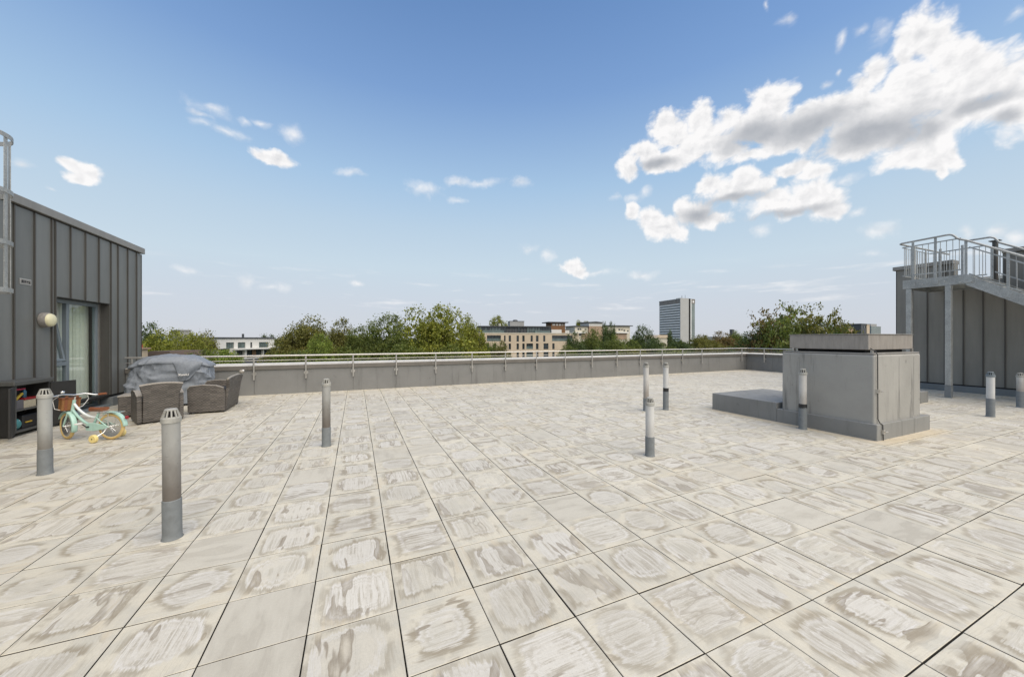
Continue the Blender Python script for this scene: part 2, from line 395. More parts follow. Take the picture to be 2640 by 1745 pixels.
def membrane(name, col, streak=.5, stain=(.10, .10, .095)):
    """grey roof paint with vertical water runs"""
    m, N, b = mat(name)
    P = N.node('ShaderNodeNewGeometry').outputs['Position']
    n1 = N.noise(N.v('MULTIPLY', P, (7., 7., .7)), 1., 5., .62)
    n2 = N.noise(P, 1.3, 4., .6); n3 = N.noise(P, 120., 3., .6)
    c = N.v('SCALE', col, scale=N.m('MULTIPLY', N.lin(n2, .25, .75, .86, 1.12), N.lin(n3, .2, .8, .93, 1.07)))
    c = N.mix(N.m('MULTIPLY', N.smooth(n1, .54, .75), streak), c, stain)
    sp = N.smooth(N.noise(P, 5.5, 3., .6), .68, .73)
    c = N.mix(N.m('MULTIPLY', sp, .35), c, stain)
    N.put(b.inputs['Base Color'], c); N.put(b.inputs['Roughness'], N.lin(n1, .2, .8, .55, .75))
    bn = N.node('ShaderNodeBump'); bn.inputs['Strength'].default_value = .2; bn.inputs['Distance'].default_value = .01
    N.put(bn.inputs['Height'], N.noise(P, 24., 4., .6)); N.put(b.inputs['Normal'], bn.outputs[0])
    return m

def galvanised():
    m, N, b = mat('galvanised_steel')
    P = N.node('ShaderNodeNewGeometry').outputs['Position']
    vo = N.node('ShaderNodeTexVoronoi'); N.put(vo.inputs['Vector'], P); vo.inputs['Scale'].default_value = 95
    sp = N.sep(vo.outputs['Color'])[0]
    n = N.noise(P, 4., 4., .6)
    f = N.m('MULTIPLY', N.lin(sp, 0, 1, .78, 1.22), N.lin(n, .25, .75, .8, 1.2))
    N.put(b.inputs['Base Color'], N.v('SCALE', (.37, .378, .365), scale=f))
    b.inputs['Metallic'].default_value = .45; N.put(b.inputs['Roughness'], N.lin(sp, 0, 1, .42, .62))
    return m

def wicker():
    m, N, b = mat('wicker_weave')
    tc = N.node('ShaderNodeTexCoord').outputs['Object']
    x, y, z = N.sep(tc)
    row = N.m('FLOOR', N.m('MULTIPLY', z, 62.))
    wob = N.m('MULTIPLY', N.m('SUBTRACT', N.noise(tc, 9., 2., .5), .5), .3)
    zz = N.m('ADD', N.m('MULTIPLY', z, 62.), wob)
    s = N.m('ADD', x, y)
    ph = N.m('MULTIPLY', N.m('FLOORED_MODULO', row, 2.), math.pi)
    hgt = N.m('MULTIPLY', N.m('ABSOLUTE', N.m('SINE', N.m('MULTIPLY', zz, math.pi))),
              N.m('ADD', .6, N.m('MULTIPLY', .4, N.m('SINE', N.m('ADD', N.m('MULTIPLY', s, 105.), ph)))))
    rr = N.white(N.xyz(row, N.m('FLOOR', N.m('MULTIPLY', s, 9.)), 1.))[0]
    n = N.noise(tc, 7., 4., .6)
    f = N.m('MULTIPLY', N.lin(hgt, .1, .9, .35, 1.25), N.m('MULTIPLY', N.lin(rr, 0, 1, .72, 1.28), N.lin(n, .25, .75, .8, 1.2)))
    N.put(b.inputs['Base Color'], N.v('SCALE', (.142, .126, .110), scale=f)); b.inputs['Roughness'].default_value = .55
    bn = N.node('ShaderNodeBump'); bn.inputs['Strength'].default_value = .8; bn.inputs['Distance'].default_value = .006
    N.put(bn.inputs['Height'], hgt); N.put(b.inputs['Normal'], bn.outputs[0])
    return m

def pipe_paint(name, col, dirt, lo, hi, amt):
    """plastic pipe with a grimy zone that fades up from height lo to hi"""
    m, N, b = mat(name)
    tc = N.node('ShaderNodeTexCoord').outputs['Object']
    z = N.sep(tc)[2]
    n = N.noise(N.v('MULTIPLY', tc, (9., 9., 5.)), 1., 4., .6)
    zz = N.m('ADD', z, N.m('MULTIPLY', N.m('SUBTRACT', n, .5), .22))
    k = N.m('MULTIPLY', N.m('SUBTRACT', 1., N.smooth(zz, lo, hi)), amt)
    c = N.mix(k, N.v('SCALE', col, scale=N.lin(n, .25, .75, .92, 1.08)), dirt)
    sp = N.smooth(N.noise(tc, 34., 3., .6), .66, .74)
    c = N.mix(N.m('MULTIPLY', sp, .35), c, (.06, .055, .05))
    N.put(b.inputs['Base Color'], c); N.put(b.inputs['Roughness'], N.lin(n, .2, .8, .4, .6))
    return m

def leaf_material(name, trans=.35):
    m, N, b = mat(name)
    t = m.node_tree
    oi = N.node('ShaderNodeObjectInfo'); isl = N.node('ShaderNodeNewGeometry').outputs['Random Per Island']
    P = N.node('ShaderNodeNewGeometry').outputs['Position']
    n = N.noise(P, .8, 3., .55)
    c = N.v('SCALE', oi.outputs['Color'], scale=N.m('MULTIPLY', N.lin(isl, 0, 1, .55, 1.5), N.lin(n, .3, .7, .75, 1.3)))
    c = N.mix(N.m('MULTIPLY', N.smooth(N.m('FRACT', N.m('MULTIPLY', isl, 17.3)), .74, .96), .55), c, N.mix(1., c, (1.5, 1.22, .75), 'MULTIPLY'))
    N.put(b.inputs['Base Color'], c); b.inputs['Roughness'].default_value = .55; b.inputs['Specular IOR Level'].default_value = .3
    tr = N.node('ShaderNodeBsdfTranslucent'); N.put(tr.inputs[0], N.mix(1., c, (1.25, 1.3, .6), 'MULTIPLY'))
    mx = N.node('ShaderNodeMixShader'); mx.inputs[0].default_value = trans
    t.links.new(b.outputs[0], mx.inputs[1]); t.links.new(tr.outputs[0], mx.inputs[2])
    t.links.new(mx.outputs[0], t.nodes['Material Output'].inputs[0])
    return m

def glass(name, tint=(.95, .975, .965), refl=.04):
    m, N, b = mat(name); t = m.node_tree
    lw = N.node('ShaderNodeLayerWeight'); lw.inputs['Blend'].default_value = .5
    fr = N.m('MULTIPLY', N.m('POWER', lw.outputs['Facing'], 4.5), .9)
    g = N.node('ShaderNodeBsdfGlossy'); g.inputs['Roughness'].default_value = .015; N.put(g.inputs[0], (.95, .97, 1.))
    tp = N.node('ShaderNodeBsdfTransparent'); N.put(tp.inputs[0], tint)
    mx = N.node('ShaderNodeMixShader'); N.put(mx.inputs[0], N.m('ADD', fr, refl, clamp=True))
    t.links.new(tp.outputs[0], mx.inputs[1]); t.links.new(g.outputs[0], mx.inputs[2])
    t.links.new(mx.outputs[0], t.nodes['Material Output'].inputs[0])
    return m

M = {}
M['slab'] = slab_material()
M['joint'] = simple('joint_grime', (.055, .048, .04), .95, 0, .3, 30.)
M['deck'] = simple('bitumen', (.03, .03, .03), .9)
M['zincL'] = zinc('zinc_panel', (.190, .195, .185))
M['zincR'] = zinc('zinc_panel_brown', (.235, .225, .20))
M['seam'] = zinc('zinc_seam', (.080, .076, .068))
M['coping'] = zinc('coping_metal', (.27, .26, .24))
M['coping2'] = simple('parapet_coping_metal', (.60, .57, .50), .5, 0, .10, 3.)
M['coping_shaded'] = simple('coping_metal_shaded', (.15, .138, .122), .5, .2, .12, 3.)  # darker copy of the coping metal, shade of its front put into the colour
M['parapet'] = membrane('parapet_render', (.19, .19, .182), .5)
M['plinth'] = membrane('grey_roof_paint', (.225, .226, .215), .6)
M['box'] = membrane('pale_roof_paint', (.325, .318, .292), .75)
M['hood'] = simple('weathered_aluminium', (.31, .285, .255), .55, .2, .2, 5., stretch=(4, 4, .8))
M['kerb'] = membrane('kerb_paint', (.17, .185, .19), .3)
M['galv'] = galvanised()
M['steel'] = simple('brushed_steel', (.55, .53, .49), .32, .75, .1, 9.)
M['wicker'] = wicker()
M['wicker_top'] = simple('wicker_edge', (.30, .275, .235), .6, 0, .25, 60., .4, 120.)
M['sleeve'] = simple('grey_sleeve', (.175, .19, .195), .7, 0, .16, 16., .25, 60., dirt=((.10, .10, .095), .4))
M['cap'] = simple('cap_plastic', (.36, .355, .32), .6, 0, .15, 24., dirt=((.16, .15, .12), .5))
M['capblue'] = simple('cap_plastic_blue', (.16, .19, .205), .6, 0, .15, 24.)
M['black'] = simple('black_tape', (.015, .015, .016), .5)
M['dark'] = simple('dark_void', (.012, .012, .012), .8)
M['cabinet'] = simple('charcoal_plastic', (.024, .023, .021), .6, 0, .2, 14., .3, 70., stretch=(1, 1, .4))
M['cabtrim'] = simple('grey_plastic', (.075, .075, .068), .6, 0, .2, 20.)
M['cover'] = simple('cover_fabric', (.205, .228, .258), .55, 0, .18, 26., .4, 120.)
M['white'] = simple('white_paint', (.78, .77, .74), .5, 0, .04)
M['mint'] = simple('mint_paint', (.40, .60, .52), .3, 0, .06)
M['mintwhite'] = simple('pale_paint', (.72, .76, .74), .35, 0, .12, 60.)
M['tyre'] = simple('tan_rubber', (.58, .42, .17), .7, 0, .1, 20.)
M['yellowplastic'] = simple('cream_yellow_plastic', (.74, .60, .24), .5, 0, .05)
M['leather'] = simple('brown_leather', (.22, .075, .03), .5, 0, .2, 30.)
M['basket'] = simple('tan_basket', (.27, .12, .035), .6, 0, .3, 70., .5, 140.)
M['chrome'] = simple('chrome', (.75, .75, .74), .2, .9, .05)
M['red'] = simple('red_plastic', (.25, .012, .015), .35)
M['lampglass'] = simple('opal_glass', (.72, .68, .45), .35, 0, .04)
M['lampbody'] = simple('lamp_body', (.25, .235, .215), .55, 0, .3, 30.)
M['frame'] = simple('blue_grey_frame', (.20, .235, .255), .45, .1, .06)
M['glass'] = glass('door_glass')
M['curtain'] = simple('curtain_cloth', (.80, .82, .74), .85, 0, .10, 4., stretch=(14, 14, .5))
M['interior'] = simple('room_wall', (.36, .30, .22), .9)
M['wood'] = simple('timber', (.17, .10, .05), .7, 0, .2, 8.)

def lerp(a, b, t): return a + (b - a) * t

# ================================================================== THE SETTING
WX = -5.15                                   # face of the left penthouse
PY = 11.75                                   # inner face of the far parapet
PX = 17.9                                    # inner face of the right parapet
BX = 16.1                                    # face of the right building

terrace = tag(MB().box(-12, 26, -6, 12.1, -.6, -.045).build('roof_terrace', M['deck']), kind='structure')

def slab_mesh(s=.4427, t=.04, c=.0022):
    h = s / 2
    return [(-h,-h,-t),(h,-h,-t),(h,h,-t),(-h,h,-t),(-h,-h,-c),(h,-h,-c),(h,h,-c),(-h,h,-c),(-h+c,-h+c,0),(h-c,-h+c,0),(h-c,h-c,0),(-h+c,h-c,0)], \
        [(0,1,5,4),(1,2,6,5),(2,3,7,6),(3,0,4,7),(4,5,9,8),(5,6,10,9),(6,7,11,10),(7,4,8,11),(8,9,10,11)]
sv, sf = slab_mesh()
spots = []
for i in range(-12, 41):
    for j in range(-9, 23):
        x = OX + (i + .5) * PITCH; y = OY + (j + .5) * PITCH
        if x < WX + .02 or x > PX + .2 or y > PY + .1: continue
        if x > BX + .1 and y < 5.5: continue
        Zc = x * SY + y * CY; Xc = x * CY - y * SY
        vis = Zc > .9 and abs(Xc / Zc) * FPX < 1380 and (FPX * CAM_H / Zc) < 905
        spots.append((Zc if vis else 1e6 + Zc, x, y))
spots.sort()
smesh = bpy.data.meshes.new('paving_slab'); smesh.from_pydata(sv, [], sf); smesh.materials.append(M['slab']); smesh.materials.append(M['joint'])
for k_, p_ in enumerate(smesh.polygons): p_.material_index = 1 if k_ < 4 else 0
rest = MB()
for k, (_, x, y) in enumerate(spots):
    rx, ry, rz = RND.gauss(0, .0014), RND.gauss(0, .0014), RND.gauss(0, .002)
    z = RND.uniform(-.0022, .0008); jx, jy = RND.uniform(-.0012, .0012), RND.uniform(-.0012, .0012)
    if k < 300:
        o = obj('paving_slab', smesh, None, terrace)
        o.location = (x + jx, y + jy, z); o.rotation_euler = (rx, ry, rz)
    else:
        Mx = Matrix.Translation((x + jx, y + jy, z)) @ Matrix.Rotation(rz, 4, 'Z') @ Matrix.Rotation(rx, 4, 'X') @ Matrix.Rotation(ry, 4, 'Y')
        rest.add(sv, sf, Mx)
ro = tag(rest.build('paving_slabs', M['slab'], terrace), kind='stuff'); ro.data.materials.append(M['joint'])
for k_, p_ in enumerate(ro.data.polygons): p_.material_index = 1 if k_ % 9 < 4 else 0

# ------------------------------------------------------------------ parapet
par = thing('parapet_wall', (0, PY, 0), 'low grey rendered parapet wall with a pale metal coping around the terrace edge', 'wall')
step = 1.2316; x0 = -2.545 - 2 * step
px_edges = [WX + .003] + [x0 + k * step for k in range(1, 19)] + [PX + .02]
px_edges = [e for i, e in enumerate(px_edges) if i == 0 or e > WX + .1]
px_edges = sorted(e for e in px_edges if e <= PX + .02)
MB().box(WX + .01, PX + .4, .02, .36, -.04, .70).build('wall_core', M['parapet'], par)
for a, b in zip(px_edges[:-1], px_edges[1:]):
    MB().box(a + .003, b - .003, -RND.uniform(0, .003), .019, -.03, .695).build('parapet_panel', M['parapet'], par, .003)
cx = WX + .004
while cx < PX + .3:
    e = min(cx + 2.46, PX + .43)
    cp = MB().prism([(-.030, .70), (-.034, .806), (.17, .846), (.40, .852), (.40, .70)], cx + .002, e - .002, Matrix(((0, 1, 0, 0), (1, 0, 0, 0), (0, 0, 1, 0), (0, 0, 0, 1)))).build('coping_panel', M['coping2'], par, .004)
    MB().box(cx + .003, e - .003, -.040, -.0305, .69, .803).build('coping_shaded_front', M['coping_shaded'], par, .002)  # thin strip added so the coping front reads as shaded
    cx = e
ret = thing('parapet_wall', (PX, 8.7, 0), 'short grey parapet return with coping behind the tall grey duct box, meeting the stair building', 'wall')
ys = [5.72, 6.8, 8.03, 9.26, 10.5, PY - .004]
oy = 8.7
MB().box(.02, .36, 5.72 - oy, PY - .01 - oy, -.04, .70).build('wall_core', M['parapet'], ret)
for a, b in zip(ys[:-1], ys[1:]):
    MB().box(-.002, .019, a + .003 - oy, b - .003 - oy, -.03, .695).build('parapet_panel', M['parapet'], ret, .003)
    e2 = b - .002 - (.04 if b > 11.7 else 0)
    MB().prism([(-.030, .70), (-.034, .806), (.17, .846), (.40, .852), (.40, .70)], a + .002 - oy, e2 - oy).build('coping_panel', M['coping2'], ret, .004)
    MB().box(-.040, -.0305, a + .003 - oy, e2 - .001 - oy, .69, .803).build('coping_shaded_front', M['coping_shaded'], ret, .002)  # same painted shade strip along the return

# ------------------------------------------------------------------ railing on the parapet
rail = thing('terrace_railing', (0, PY, 0), 'long brushed steel handrail on posts along the parapet with one thin mid rail', 'railing')
def rail_post(parent, x, y, ax):
    # ax: unit vector pointing into the terrace from the wall
    o = thing_post = MB()
    n = Vector(ax); p = Vector((x, y, 0)) + n * .055
    t = n.cross(Vector((0, 0, 1)))
    o.tube([p + Vector((0, 0, .42)), p + Vector((0, 0, 1.05))], .022, 10)
    post = o.build('post', M['steel'], parent, smooth=True)
    b = MB()
    for z in (.52, .64):
        b.tube([p + Vector((0, 0, z)), p - n * .055 + Vector((0, 0, z))], .012, 8)
    Mx = Matrix((t, Vector((0, 0, 1)), n)).transposed().to_4x4(); Mx.translation = Vector((x, y, .58)) + n * .001
    b.lathe([(.055, 0), (.055, .008), (.0001, .009)], 16, Mx)
    b.build('bracket', M['steel'], post, smooth=True)
xs = [x0 + k * step for k in range(0, 17)]
for x in [x for x in xs if x > WX + .1] + [17.5]:
    rail_post(rail, x, 0, (0, -1, 0))
for y in (10.85, 9.62, 8.38, 7.15, 6.0):
    rail_post(rail, PX, y - PY, (-1, 0, 0))
cpts = [(WX + .02, -.055, 1.07), (PX - .2, -.055, 1.07), (PX - .09, -.075, 1.07), (PX - .06, -.15, 1.07), (PX - .055, -.25, 1.07), (PX - .055, 5.75 - PY, 1.07)]
MB().tube(cpts, .0225, 12).build('top_rail', M['steel'], rail, smooth=True)
MB().tube([(WX + .02, -.055, .945), (PX - .06, -.055, .945), (PX - .055, 5.75 - PY, .945)], .007, 8).build('mid_rail', M['steel'], rail, smooth=True)

# ------------------------------------------------------------------ left penthouse
LH = thing('penthouse', (WX, 8, 0), 'dark grey standing seam clad penthouse with a glazed door on the left of the terrace', 'building')
ly = lambda y: y - 8.0
def LB(x0, x1, y0, y1, z0, z1): return MB().box(x0, x1, ly(y0), ly(y1), z0, z1)
D0, D1, DT = 9.52, 11.15, 2.33              # door opening
END = 12.46
core = MB()
core.box(-5, -.45, ly(-6), ly(END), 0, 3.74)
core.box(-.45, -.02, ly(-6), ly(D0) - .01, .0, 3.74).box(-.45, -.02, ly(D1) + .01, ly(END), .0, 3.74).box(-.45, -.02, ly(D0) - .01, ly(D1) + .01, DT + .02, 3.74)
core.build('wall', M['seam'], LH)
seams = [END, 12.217, 11.829, 11.438, 11.172, 10.76, 10.331, 9.912, 9.519, 9.434, 9.05, 8.638, 8.22, 7.8, 7.38, 6.96, 6.54, 6.12, 5.7, 5.3, 4.9, 4.5, 4.1, 3.7, 3.2, 2.7, 2.2, 1.7, 1.2, .7, .2, -.8, -2, -4, -6]
for b_, a_ in zip(seams[:-1], seams[1:]):
    z0 = .26
    if a_ < D1 - .05 and b_ > D0 + .06: z0 = DT
    if b_ - a_ < .02: continue
    if a_ < D1 < b_:                                  # the panel that is cut by the door edge
        LB(-.018, 0, D1 + .002, b_ - .004, .26, DT).build('cladding_panel', M['zincL'], LH); z0 = DT + .002
    LB(-.018, 0, a_ + .004, b_ - .004, z0, 3.735).build('cladding_panel', M['zincL'], LH)
for s_ in seams[1:-1]:
    z0 = DT if D0 + .02 < s_ < D1 else .26
    LB(-.016, .024, s_ - .011, s_ + .011, z0 + .002, 3.733).build('standing_seam', M['seam'], LH, .004)
LB(-.018, .006, END - .012, END + .012, .26, 3.735).build('corner_trim', M['seam'], LH)
LB(-.2, .05, -6, END + .06, 3.76, 3.905).build('coping', M['coping'], LH, .006)
LB(-.3, .045, D1, END - .02, -.03, .205).build('upstand', M['kerb'], LH, .01)
LB(-.3, .045, -6, D0, -.03, .205).build('upstand', M['kerb'], LH, .01)
LB(-.2, -.012, D0, END - .02, .21, .258).build('drip_gap', M['dark'], LH)
# reveals
LB(-.24, -.004, D1 - .004, D1 + .008, .26, DT).build('door_reveal', M['seam'], LH)
LB(-.24, -.004, D0 - .008, D0 + .004, .06, DT).build('door_reveal', M['seam'], LH)
LB(-.24, -.004, D0, D1, DT - .005, DT + .018).build('door_head', M['seam'], LH)
LB(-.45, .02, D0, D1, -.03, .055).build('door_sill', M['frame'], LH, .005)
# glazed door at x=-0.2
fr = MB(); gx0, gx1 = -.235, -.17
f = lambda a, b, z0, z1, d=0: fr.box(gx0 - d, gx1 - d, ly(a), ly(b), z0, z1)
f(D0, D0 + .06, .06, DT - .01); f(D1 - .12, D1 - .06, .06, DT - .01); f(D0 + .06, D1 - .12, DT - .09, DT - .01); f(D0 + .06, D1 - .12, .06, .11)
f(10.14, 10.22, .11, DT - .09); f(D0 + .06, 10.14, 1.0, 1.08)
frame_o = fr.build('door_frame', M['frame'], LH, .004)
LB(-.25, -.16, D1 - .058, D1 - .004, .06, DT - .006).build('frame_trim', M['steel'], LH)
LB(-.205, -.197, 10.22, D1 - .12, .11, DT - .09).build('pane', M['glass'], frame_o)
LB(-.205, -.197, D0 + .06, 10.14, .11, 1.0).build('pane', M['glass'], frame_o)
sa = MB(); q = .05
sa.box(-.03, .03, ly(D0 + .07), ly(10.13), 0, q).box(-.03, .03, ly(D0 + .07), ly(10.13), 1.13 - q, 1.13).box(-.03, .03, ly(D0 + .07), ly(D0 + .07) + q, q, 1.13 - q).box(-.03, .03, ly(10.13) - q, ly(10.13), q, 1.13 - q)
sash = sa.build('tilted_sash', M['frame'], LH, .004); sash.location = (-.20, 0, 1.09); sash.rotation_euler = (0, math.radians(-9), 0)
MB().box(-.004, .004, ly(D0 + .07) + q, ly(10.13) - q, q, 1.13 - q).build('pane', M['glass'], sash)
# room behind the glass
rm = MB()
rm.box(-3.2, -3.15, ly(D0) - .6, ly(D1) + .6, 0, 2.7).box(-3.2, -.46, ly(D0) - .65, ly(D0) - .6, 0, 2.7).box(-3.2, -.46, ly(D1) + .6, ly(D1) + .65, 0, 2.7)
core_o = [o for o in LH.children if o.name.startswith('wall')][0]
cb = MB(); cb.box(-5, -3.2, ly(-6), ly(END), 0, 3.74).box(-3.2, -.45, ly(-6), ly(D0) - .65, 0, 3.74).box(-3.2, -.45, ly(D1) + .65, ly(END), 0, 3.74)
cb.box(-3.2, -.45, ly(D0) - .65, ly(D1) + .65, 2.7, 3.74)
cb.box(-.45, -.02, ly(-6), ly(D0) - .01, .0, 3.74).box(-.45, -.02, ly(D1) + .01, ly(END), .0, 3.74).box(-.45, -.02, ly(D0) - .01, ly(D1) + .01, DT + .02, 3.74)
me_new = bpy.data.meshes.new('wall'); me_new.from_pydata(cb.v, [], cb.f); me_new.materials.append(M['seam']); core_o.data = me_new
rm.build('room_wall', M['interior'], LH)
MB().box(-3.15, -.46, ly(D0) - .6, ly(D1) + .6, .0, .05).build('room_floor', M['wood'], LH)
def curtain(y0, y1, x, z0, z1, ph):
    n = 60; vs = []; fs = []
    for i in range(n + 1):
        yy = lerp(y0, y1, i / n); d = .028 * math.sin(i * .95 + ph) + .012 * math.sin(i * 2.3)
        vs += [(x + d, ly(yy), z0), (x + d * .8, ly(yy), z1)]
        if i: fs.append((2*i-2, 2*i, 2*i+1, 2*i-1))
    o = MB().add(vs, fs).build('curtain', M['curtain'], LH, smooth=True)
curtain(10.18, 10.66, -.36, .1, 2.3, 0); curtain(10.67, 11.16, -.37, .1, 2.3, 2); curtain(9.95, 10.14, -.40, .1, 2.3, 4)
bl = MB()
for k in range(9): bl.box(-.31, -.30, ly(D0 + .08), ly(D0 + .28), 1.72 + k * .055, 1.762 + k * .055)
bl.build('window_blind', M['white'], LH)

# bulkhead lamp, ladder cage, plate
lamp = thing('wall_lamp', (WX, 9.245, 1.872), 'round bulkhead wall lamp with a cream opal cover beside the glazed door', 'lamp')
Ry = Matrix.Rotation(math.radians(90), 4, 'Y')
MB().lathe([(.115, .0), (.135, .005), (.138, .05), (.128, .085), (.105, .095), (.1, .06)], 32, Ry).build('body', M['lampbody'], lamp, smooth=True)
MB().lathe([(.118, .084), (.116, .105), (.105, .125), (.075, .142), (.04, .15), (.0001, .152)], 32, Ry).build('diffuser', M['lampglass'], lamp, smooth=True)
plate = thing('wall_plate', (WX, 8.87, 2.50), 'small dark plate with a silver edge screwed to the cladding above the lamp', 'sign')
MB().box(.001, .008, -.115, .115, -.05, .05).build('border', M['steel'], plate, .002)
MB().box(.009, .011, -.098, .098, -.036, .036).build('face', M['lampbody'], plate)
mk = MB()
for k, (a, b_, c_, d_) in enumerate([(-.085,-.06,-.02,.024),(-.052,-.04,-.022,.022),(-.03,-.004,-.014,.018),(.012,.05,-.006,.014),(.06,.085,-.024,.01)]): mk.box(.0115, .0125, a, b_, c_, d_)
mk.build('marking', M['black'], plate)

lad = thing('caged_ladder', (WX, 7.22, 0), 'galvanised roof access ladder with hooped safety cage at the left edge', 'ladder')
for s_ in (-.23, .23):
    MB().box(.16, .19, s_ - .03, s_ + .03, .3, 4.9).build('stile', M['galv'], lad, .003)
rg = MB()
for k in range(15): rg.tube([(.175, -.22, .45 + k * .29), (.175, .22, .45 + k * .29)], .012, 8)
rg.build('rungs', M['galv'], lad, smooth=True)
def hoop(z, rx=.37):
    pts_o = []; pts_i = []
    for k in range(25):
        a = math.radians(-118 + 236 * k / 24)
        pts_o.append((.42 + rx * math.cos(a), .37 * math.sin(a)))
    vs = []; fs = []
    for k, (x, y) in enumerate(pts_o):
        n = Vector((x - .42, y)).normalized() * .008
        vs += [(x, y, z - .03), (x, y, z + .03), (x - n.x, y - n.y, z + .03), (x - n.x, y - n.y, z - .03)]
        if k:
            a = 4 * (k - 1); b_ = 4 * k
            for j in range(4): fs.append((a + j, b_ + j, b_ + (j+1) % 4, a + (j+1) % 4))
    MB().add(vs, fs).build('cage_hoop', M['galv'], lad)
for z in (2.20, 2.85, 3.55, 4.30): hoop(z)
for a in (-100, -50, 0, 50, 100):
    ca, sa_ = math.cos(math.radians(a)), math.sin(math.radians(a))
    c0 = Vector((.42 + .356 * ca, .356 * sa_, 2.17)); tn = Vector((-sa_, ca, 0))
    Mx = Matrix((Vector((ca, sa_, 0)), tn, Vector((0, 0, 1)))).transposed().to_4x4(); Mx.translation = c0
    MB().box(-.004, .004, -.026, .026, 0, 2.15, Mx).build('cage_strap', M['galv'], lad)
for z in (.9, 2.2, 3.5):
    MB().box(.0, .16, -.245, -.215, z, z + .05).box(.0, .16, .215, .245, z, z + .05).build('wall_bracket', M['galv'], lad)

# ------------------------------------------------------------------ duct box (smoke vent shaft)
V = thing('vent_shaft', (7.95, 3.4, 0), 'big pale grey box shaft with a raised metal hood standing on the terrace', 'roof vent')
vb = lambda x0, x1, y0, y1, z0, z1: MB().box(x0 - 7.95, x1 - 7.95, y0 - 3.4, y1 - 3.4, z0, z1)
vb(7.19, 8.70, 2.775, 4.06, .2, 1.29).build('shaft_box', M['box'], V, .028, seg=3)
vb(7.15, 8.91, 2.73, 4.13, -.03, .245).build('plinth', M['plinth'], V, .012, seg=2)
vb(7.153, 8.905, 4.1305, 5.44, -.03, .35).build('low_plinth', M['plinth'], V, .01, seg=2)
vb(7.20, 8.69, 2.785, 4.05, 1.292, 1.315).build('top_flange', M['coping'], V, .004)
vb(7.34, 8.56, 2.95, 3.88, 1.315, 1.36).build('throat', M['dark'], V)
vb(7.25, 8.70, 2.868, 3.965, 1.362, 1.60).build('hood', M['hood'], V, .006)
vb(7.238, 8.712, 2.856, 3.977, 1.601, 1.613).build('hood_lid', M['coping'], V, .003)
for y_ in (3.62, 4.66, 5.15):                       # overlaps of the roof membrane
    z_ = .345 if y_ > 4.13 else 1.26
    vb(7.1495 if y_ > 4.13 else 7.1872, 7.1528 if y_ > 4.13 else 7.1898, y_, y_ + .09, .02 if y_ > 4.13 else .27, z_ - .02).build('membrane_lap', M['plinth'] if y_ > 4.13 else M['box'], V)
for x_ in (7.95, 8.45): vb(x_, x_ + .07, 2.7718, 2.7748, .27, 1.24).build('membrane_lap', M['box'], V)
for (x, y) in ((7.30, 2.855), (8.6, 2.855), (7.24, 3.9)):
    vb(x, x + .05, y - .012, y + .012, 1.316, 1.375).build('hood_bracket', M['steel'], V)
cb = MB()
cb.tube([(7.25, 2.85, 1.39), (7.24, 2.78, 1.34), (7.235, 2.757, 1.29), (7.24, 2.758, .9), (7.243, 2.757, .32), (7.255, 2.74, .262), (7.285, 2.718, .235), (7.29, 2.717, .12), (7.295, 2.716, .0)], .0065, 8)
cb.build('conductor_cable', M['black'], V, M=Matrix.Translation((-7.95, -3.4, 0)), smooth=True)
for z, x in ((.74, 7.24), (.13, 7.29)):
    c_ = MB().box(x - .025 - 7.95, x + .025 - 7.95, 2.70 - 3.4 if z < .2 else 2.742 - 3.4, (2.73 if z < .2 else 2.776) - 3.4, z - .03, z + .03)
    c_.tube([(x - 7.95, (2.72 if z > .2 else 2.69) - 3.4, z), (x + .07 - 7.95, (2.72 if z > .2 else 2.69) - 3.4, z)], .009, 6)
    c_.build('cable_clip', M['steel'], V)
kb = tag(MB().box(-.55, .18, -.35, .35, 0, .29).build('roof_kerb', M['plinth'], None, .008), 'low grey block with a flat lid just right of the vent shaft', 'roof kerb')
kb.location = (12.55, 4.28, -.02)

# ------------------------------------------------------------------ right building
RB = thing('stair_building', (BX, 0, 0), 'dark brown grey metal clad roof building behind the steel staircase', 'building')
rb = lambda x0, x1, y0, y1, z0, z1: MB().box(x0 - BX, x1 - BX, y0, y1, z0, z1)
RE = 5.69
rb(BX + .02, BX + 7, -7, RE - .02, -.03, 3.12).build('wall', M['seam'], RB)
G0, G1 = 3.60, 4.46                                  # gap in the upstand where the platform lands
rsm = [RE, 5.314, 4.99, 4.635, 4.278, 3.922, 3.552, 3.19, 2.83, 2.47, 2.1, 1.74, 1.38, 1.0, .64, .28, -.1, -.5, -1, -1.6, -2.4, -3.4, -4.6, -6, -7]
for b_, a_ in zip(rsm[:-1], rsm[1:]):
    rb(BX, BX + .018, a_ + .004, b_ - .004, .21, 3.12 if (a_ < G1 - .1 and b_ > G0 + .1) else 3.735).build('cladding_panel', M['zincR'], RB)
for s_ in rsm[1:-1]:
    rb(BX - .026, BX + .016, s_ - .012, s_ + .012, .212, 3.118 if G0 < s_ < G1 else 3.733).build('standing_seam', M['seam'], RB, .004)
rb(BX + .02, BX + .3, G1, RE - .02, 3.121, 3.74).build('roof_upstand', M['zincR'], RB)
rb(BX + .02, BX + .3, -7, G0, 3.121, 3.85).build('roof_upstand', M['zincR'], RB)
rb(BX - .06, BX + .36, G1, RE + .06, 3.745, 3.86).build('coping', M['coping'], RB, .006)
rb(BX - .06, BX + .36, -7, G0, 3.855, 3.96).build('coping', M['coping'], RB, .006)
rb(BX + 5.2, BX + 5.5, -7, RE - .02, 3.121, 3.70).build('roof_upstand', M['coping'], RB)
rb(BX + 5.15, BX + 5.6, -7, RE, 3.705, 3.83).build('coping', M['coping2'], RB, .006)
rb(BX + .31, BX + 5.19, -7, RE - .03, 3.121, 3.16).build('roof', M['kerb'], RB)
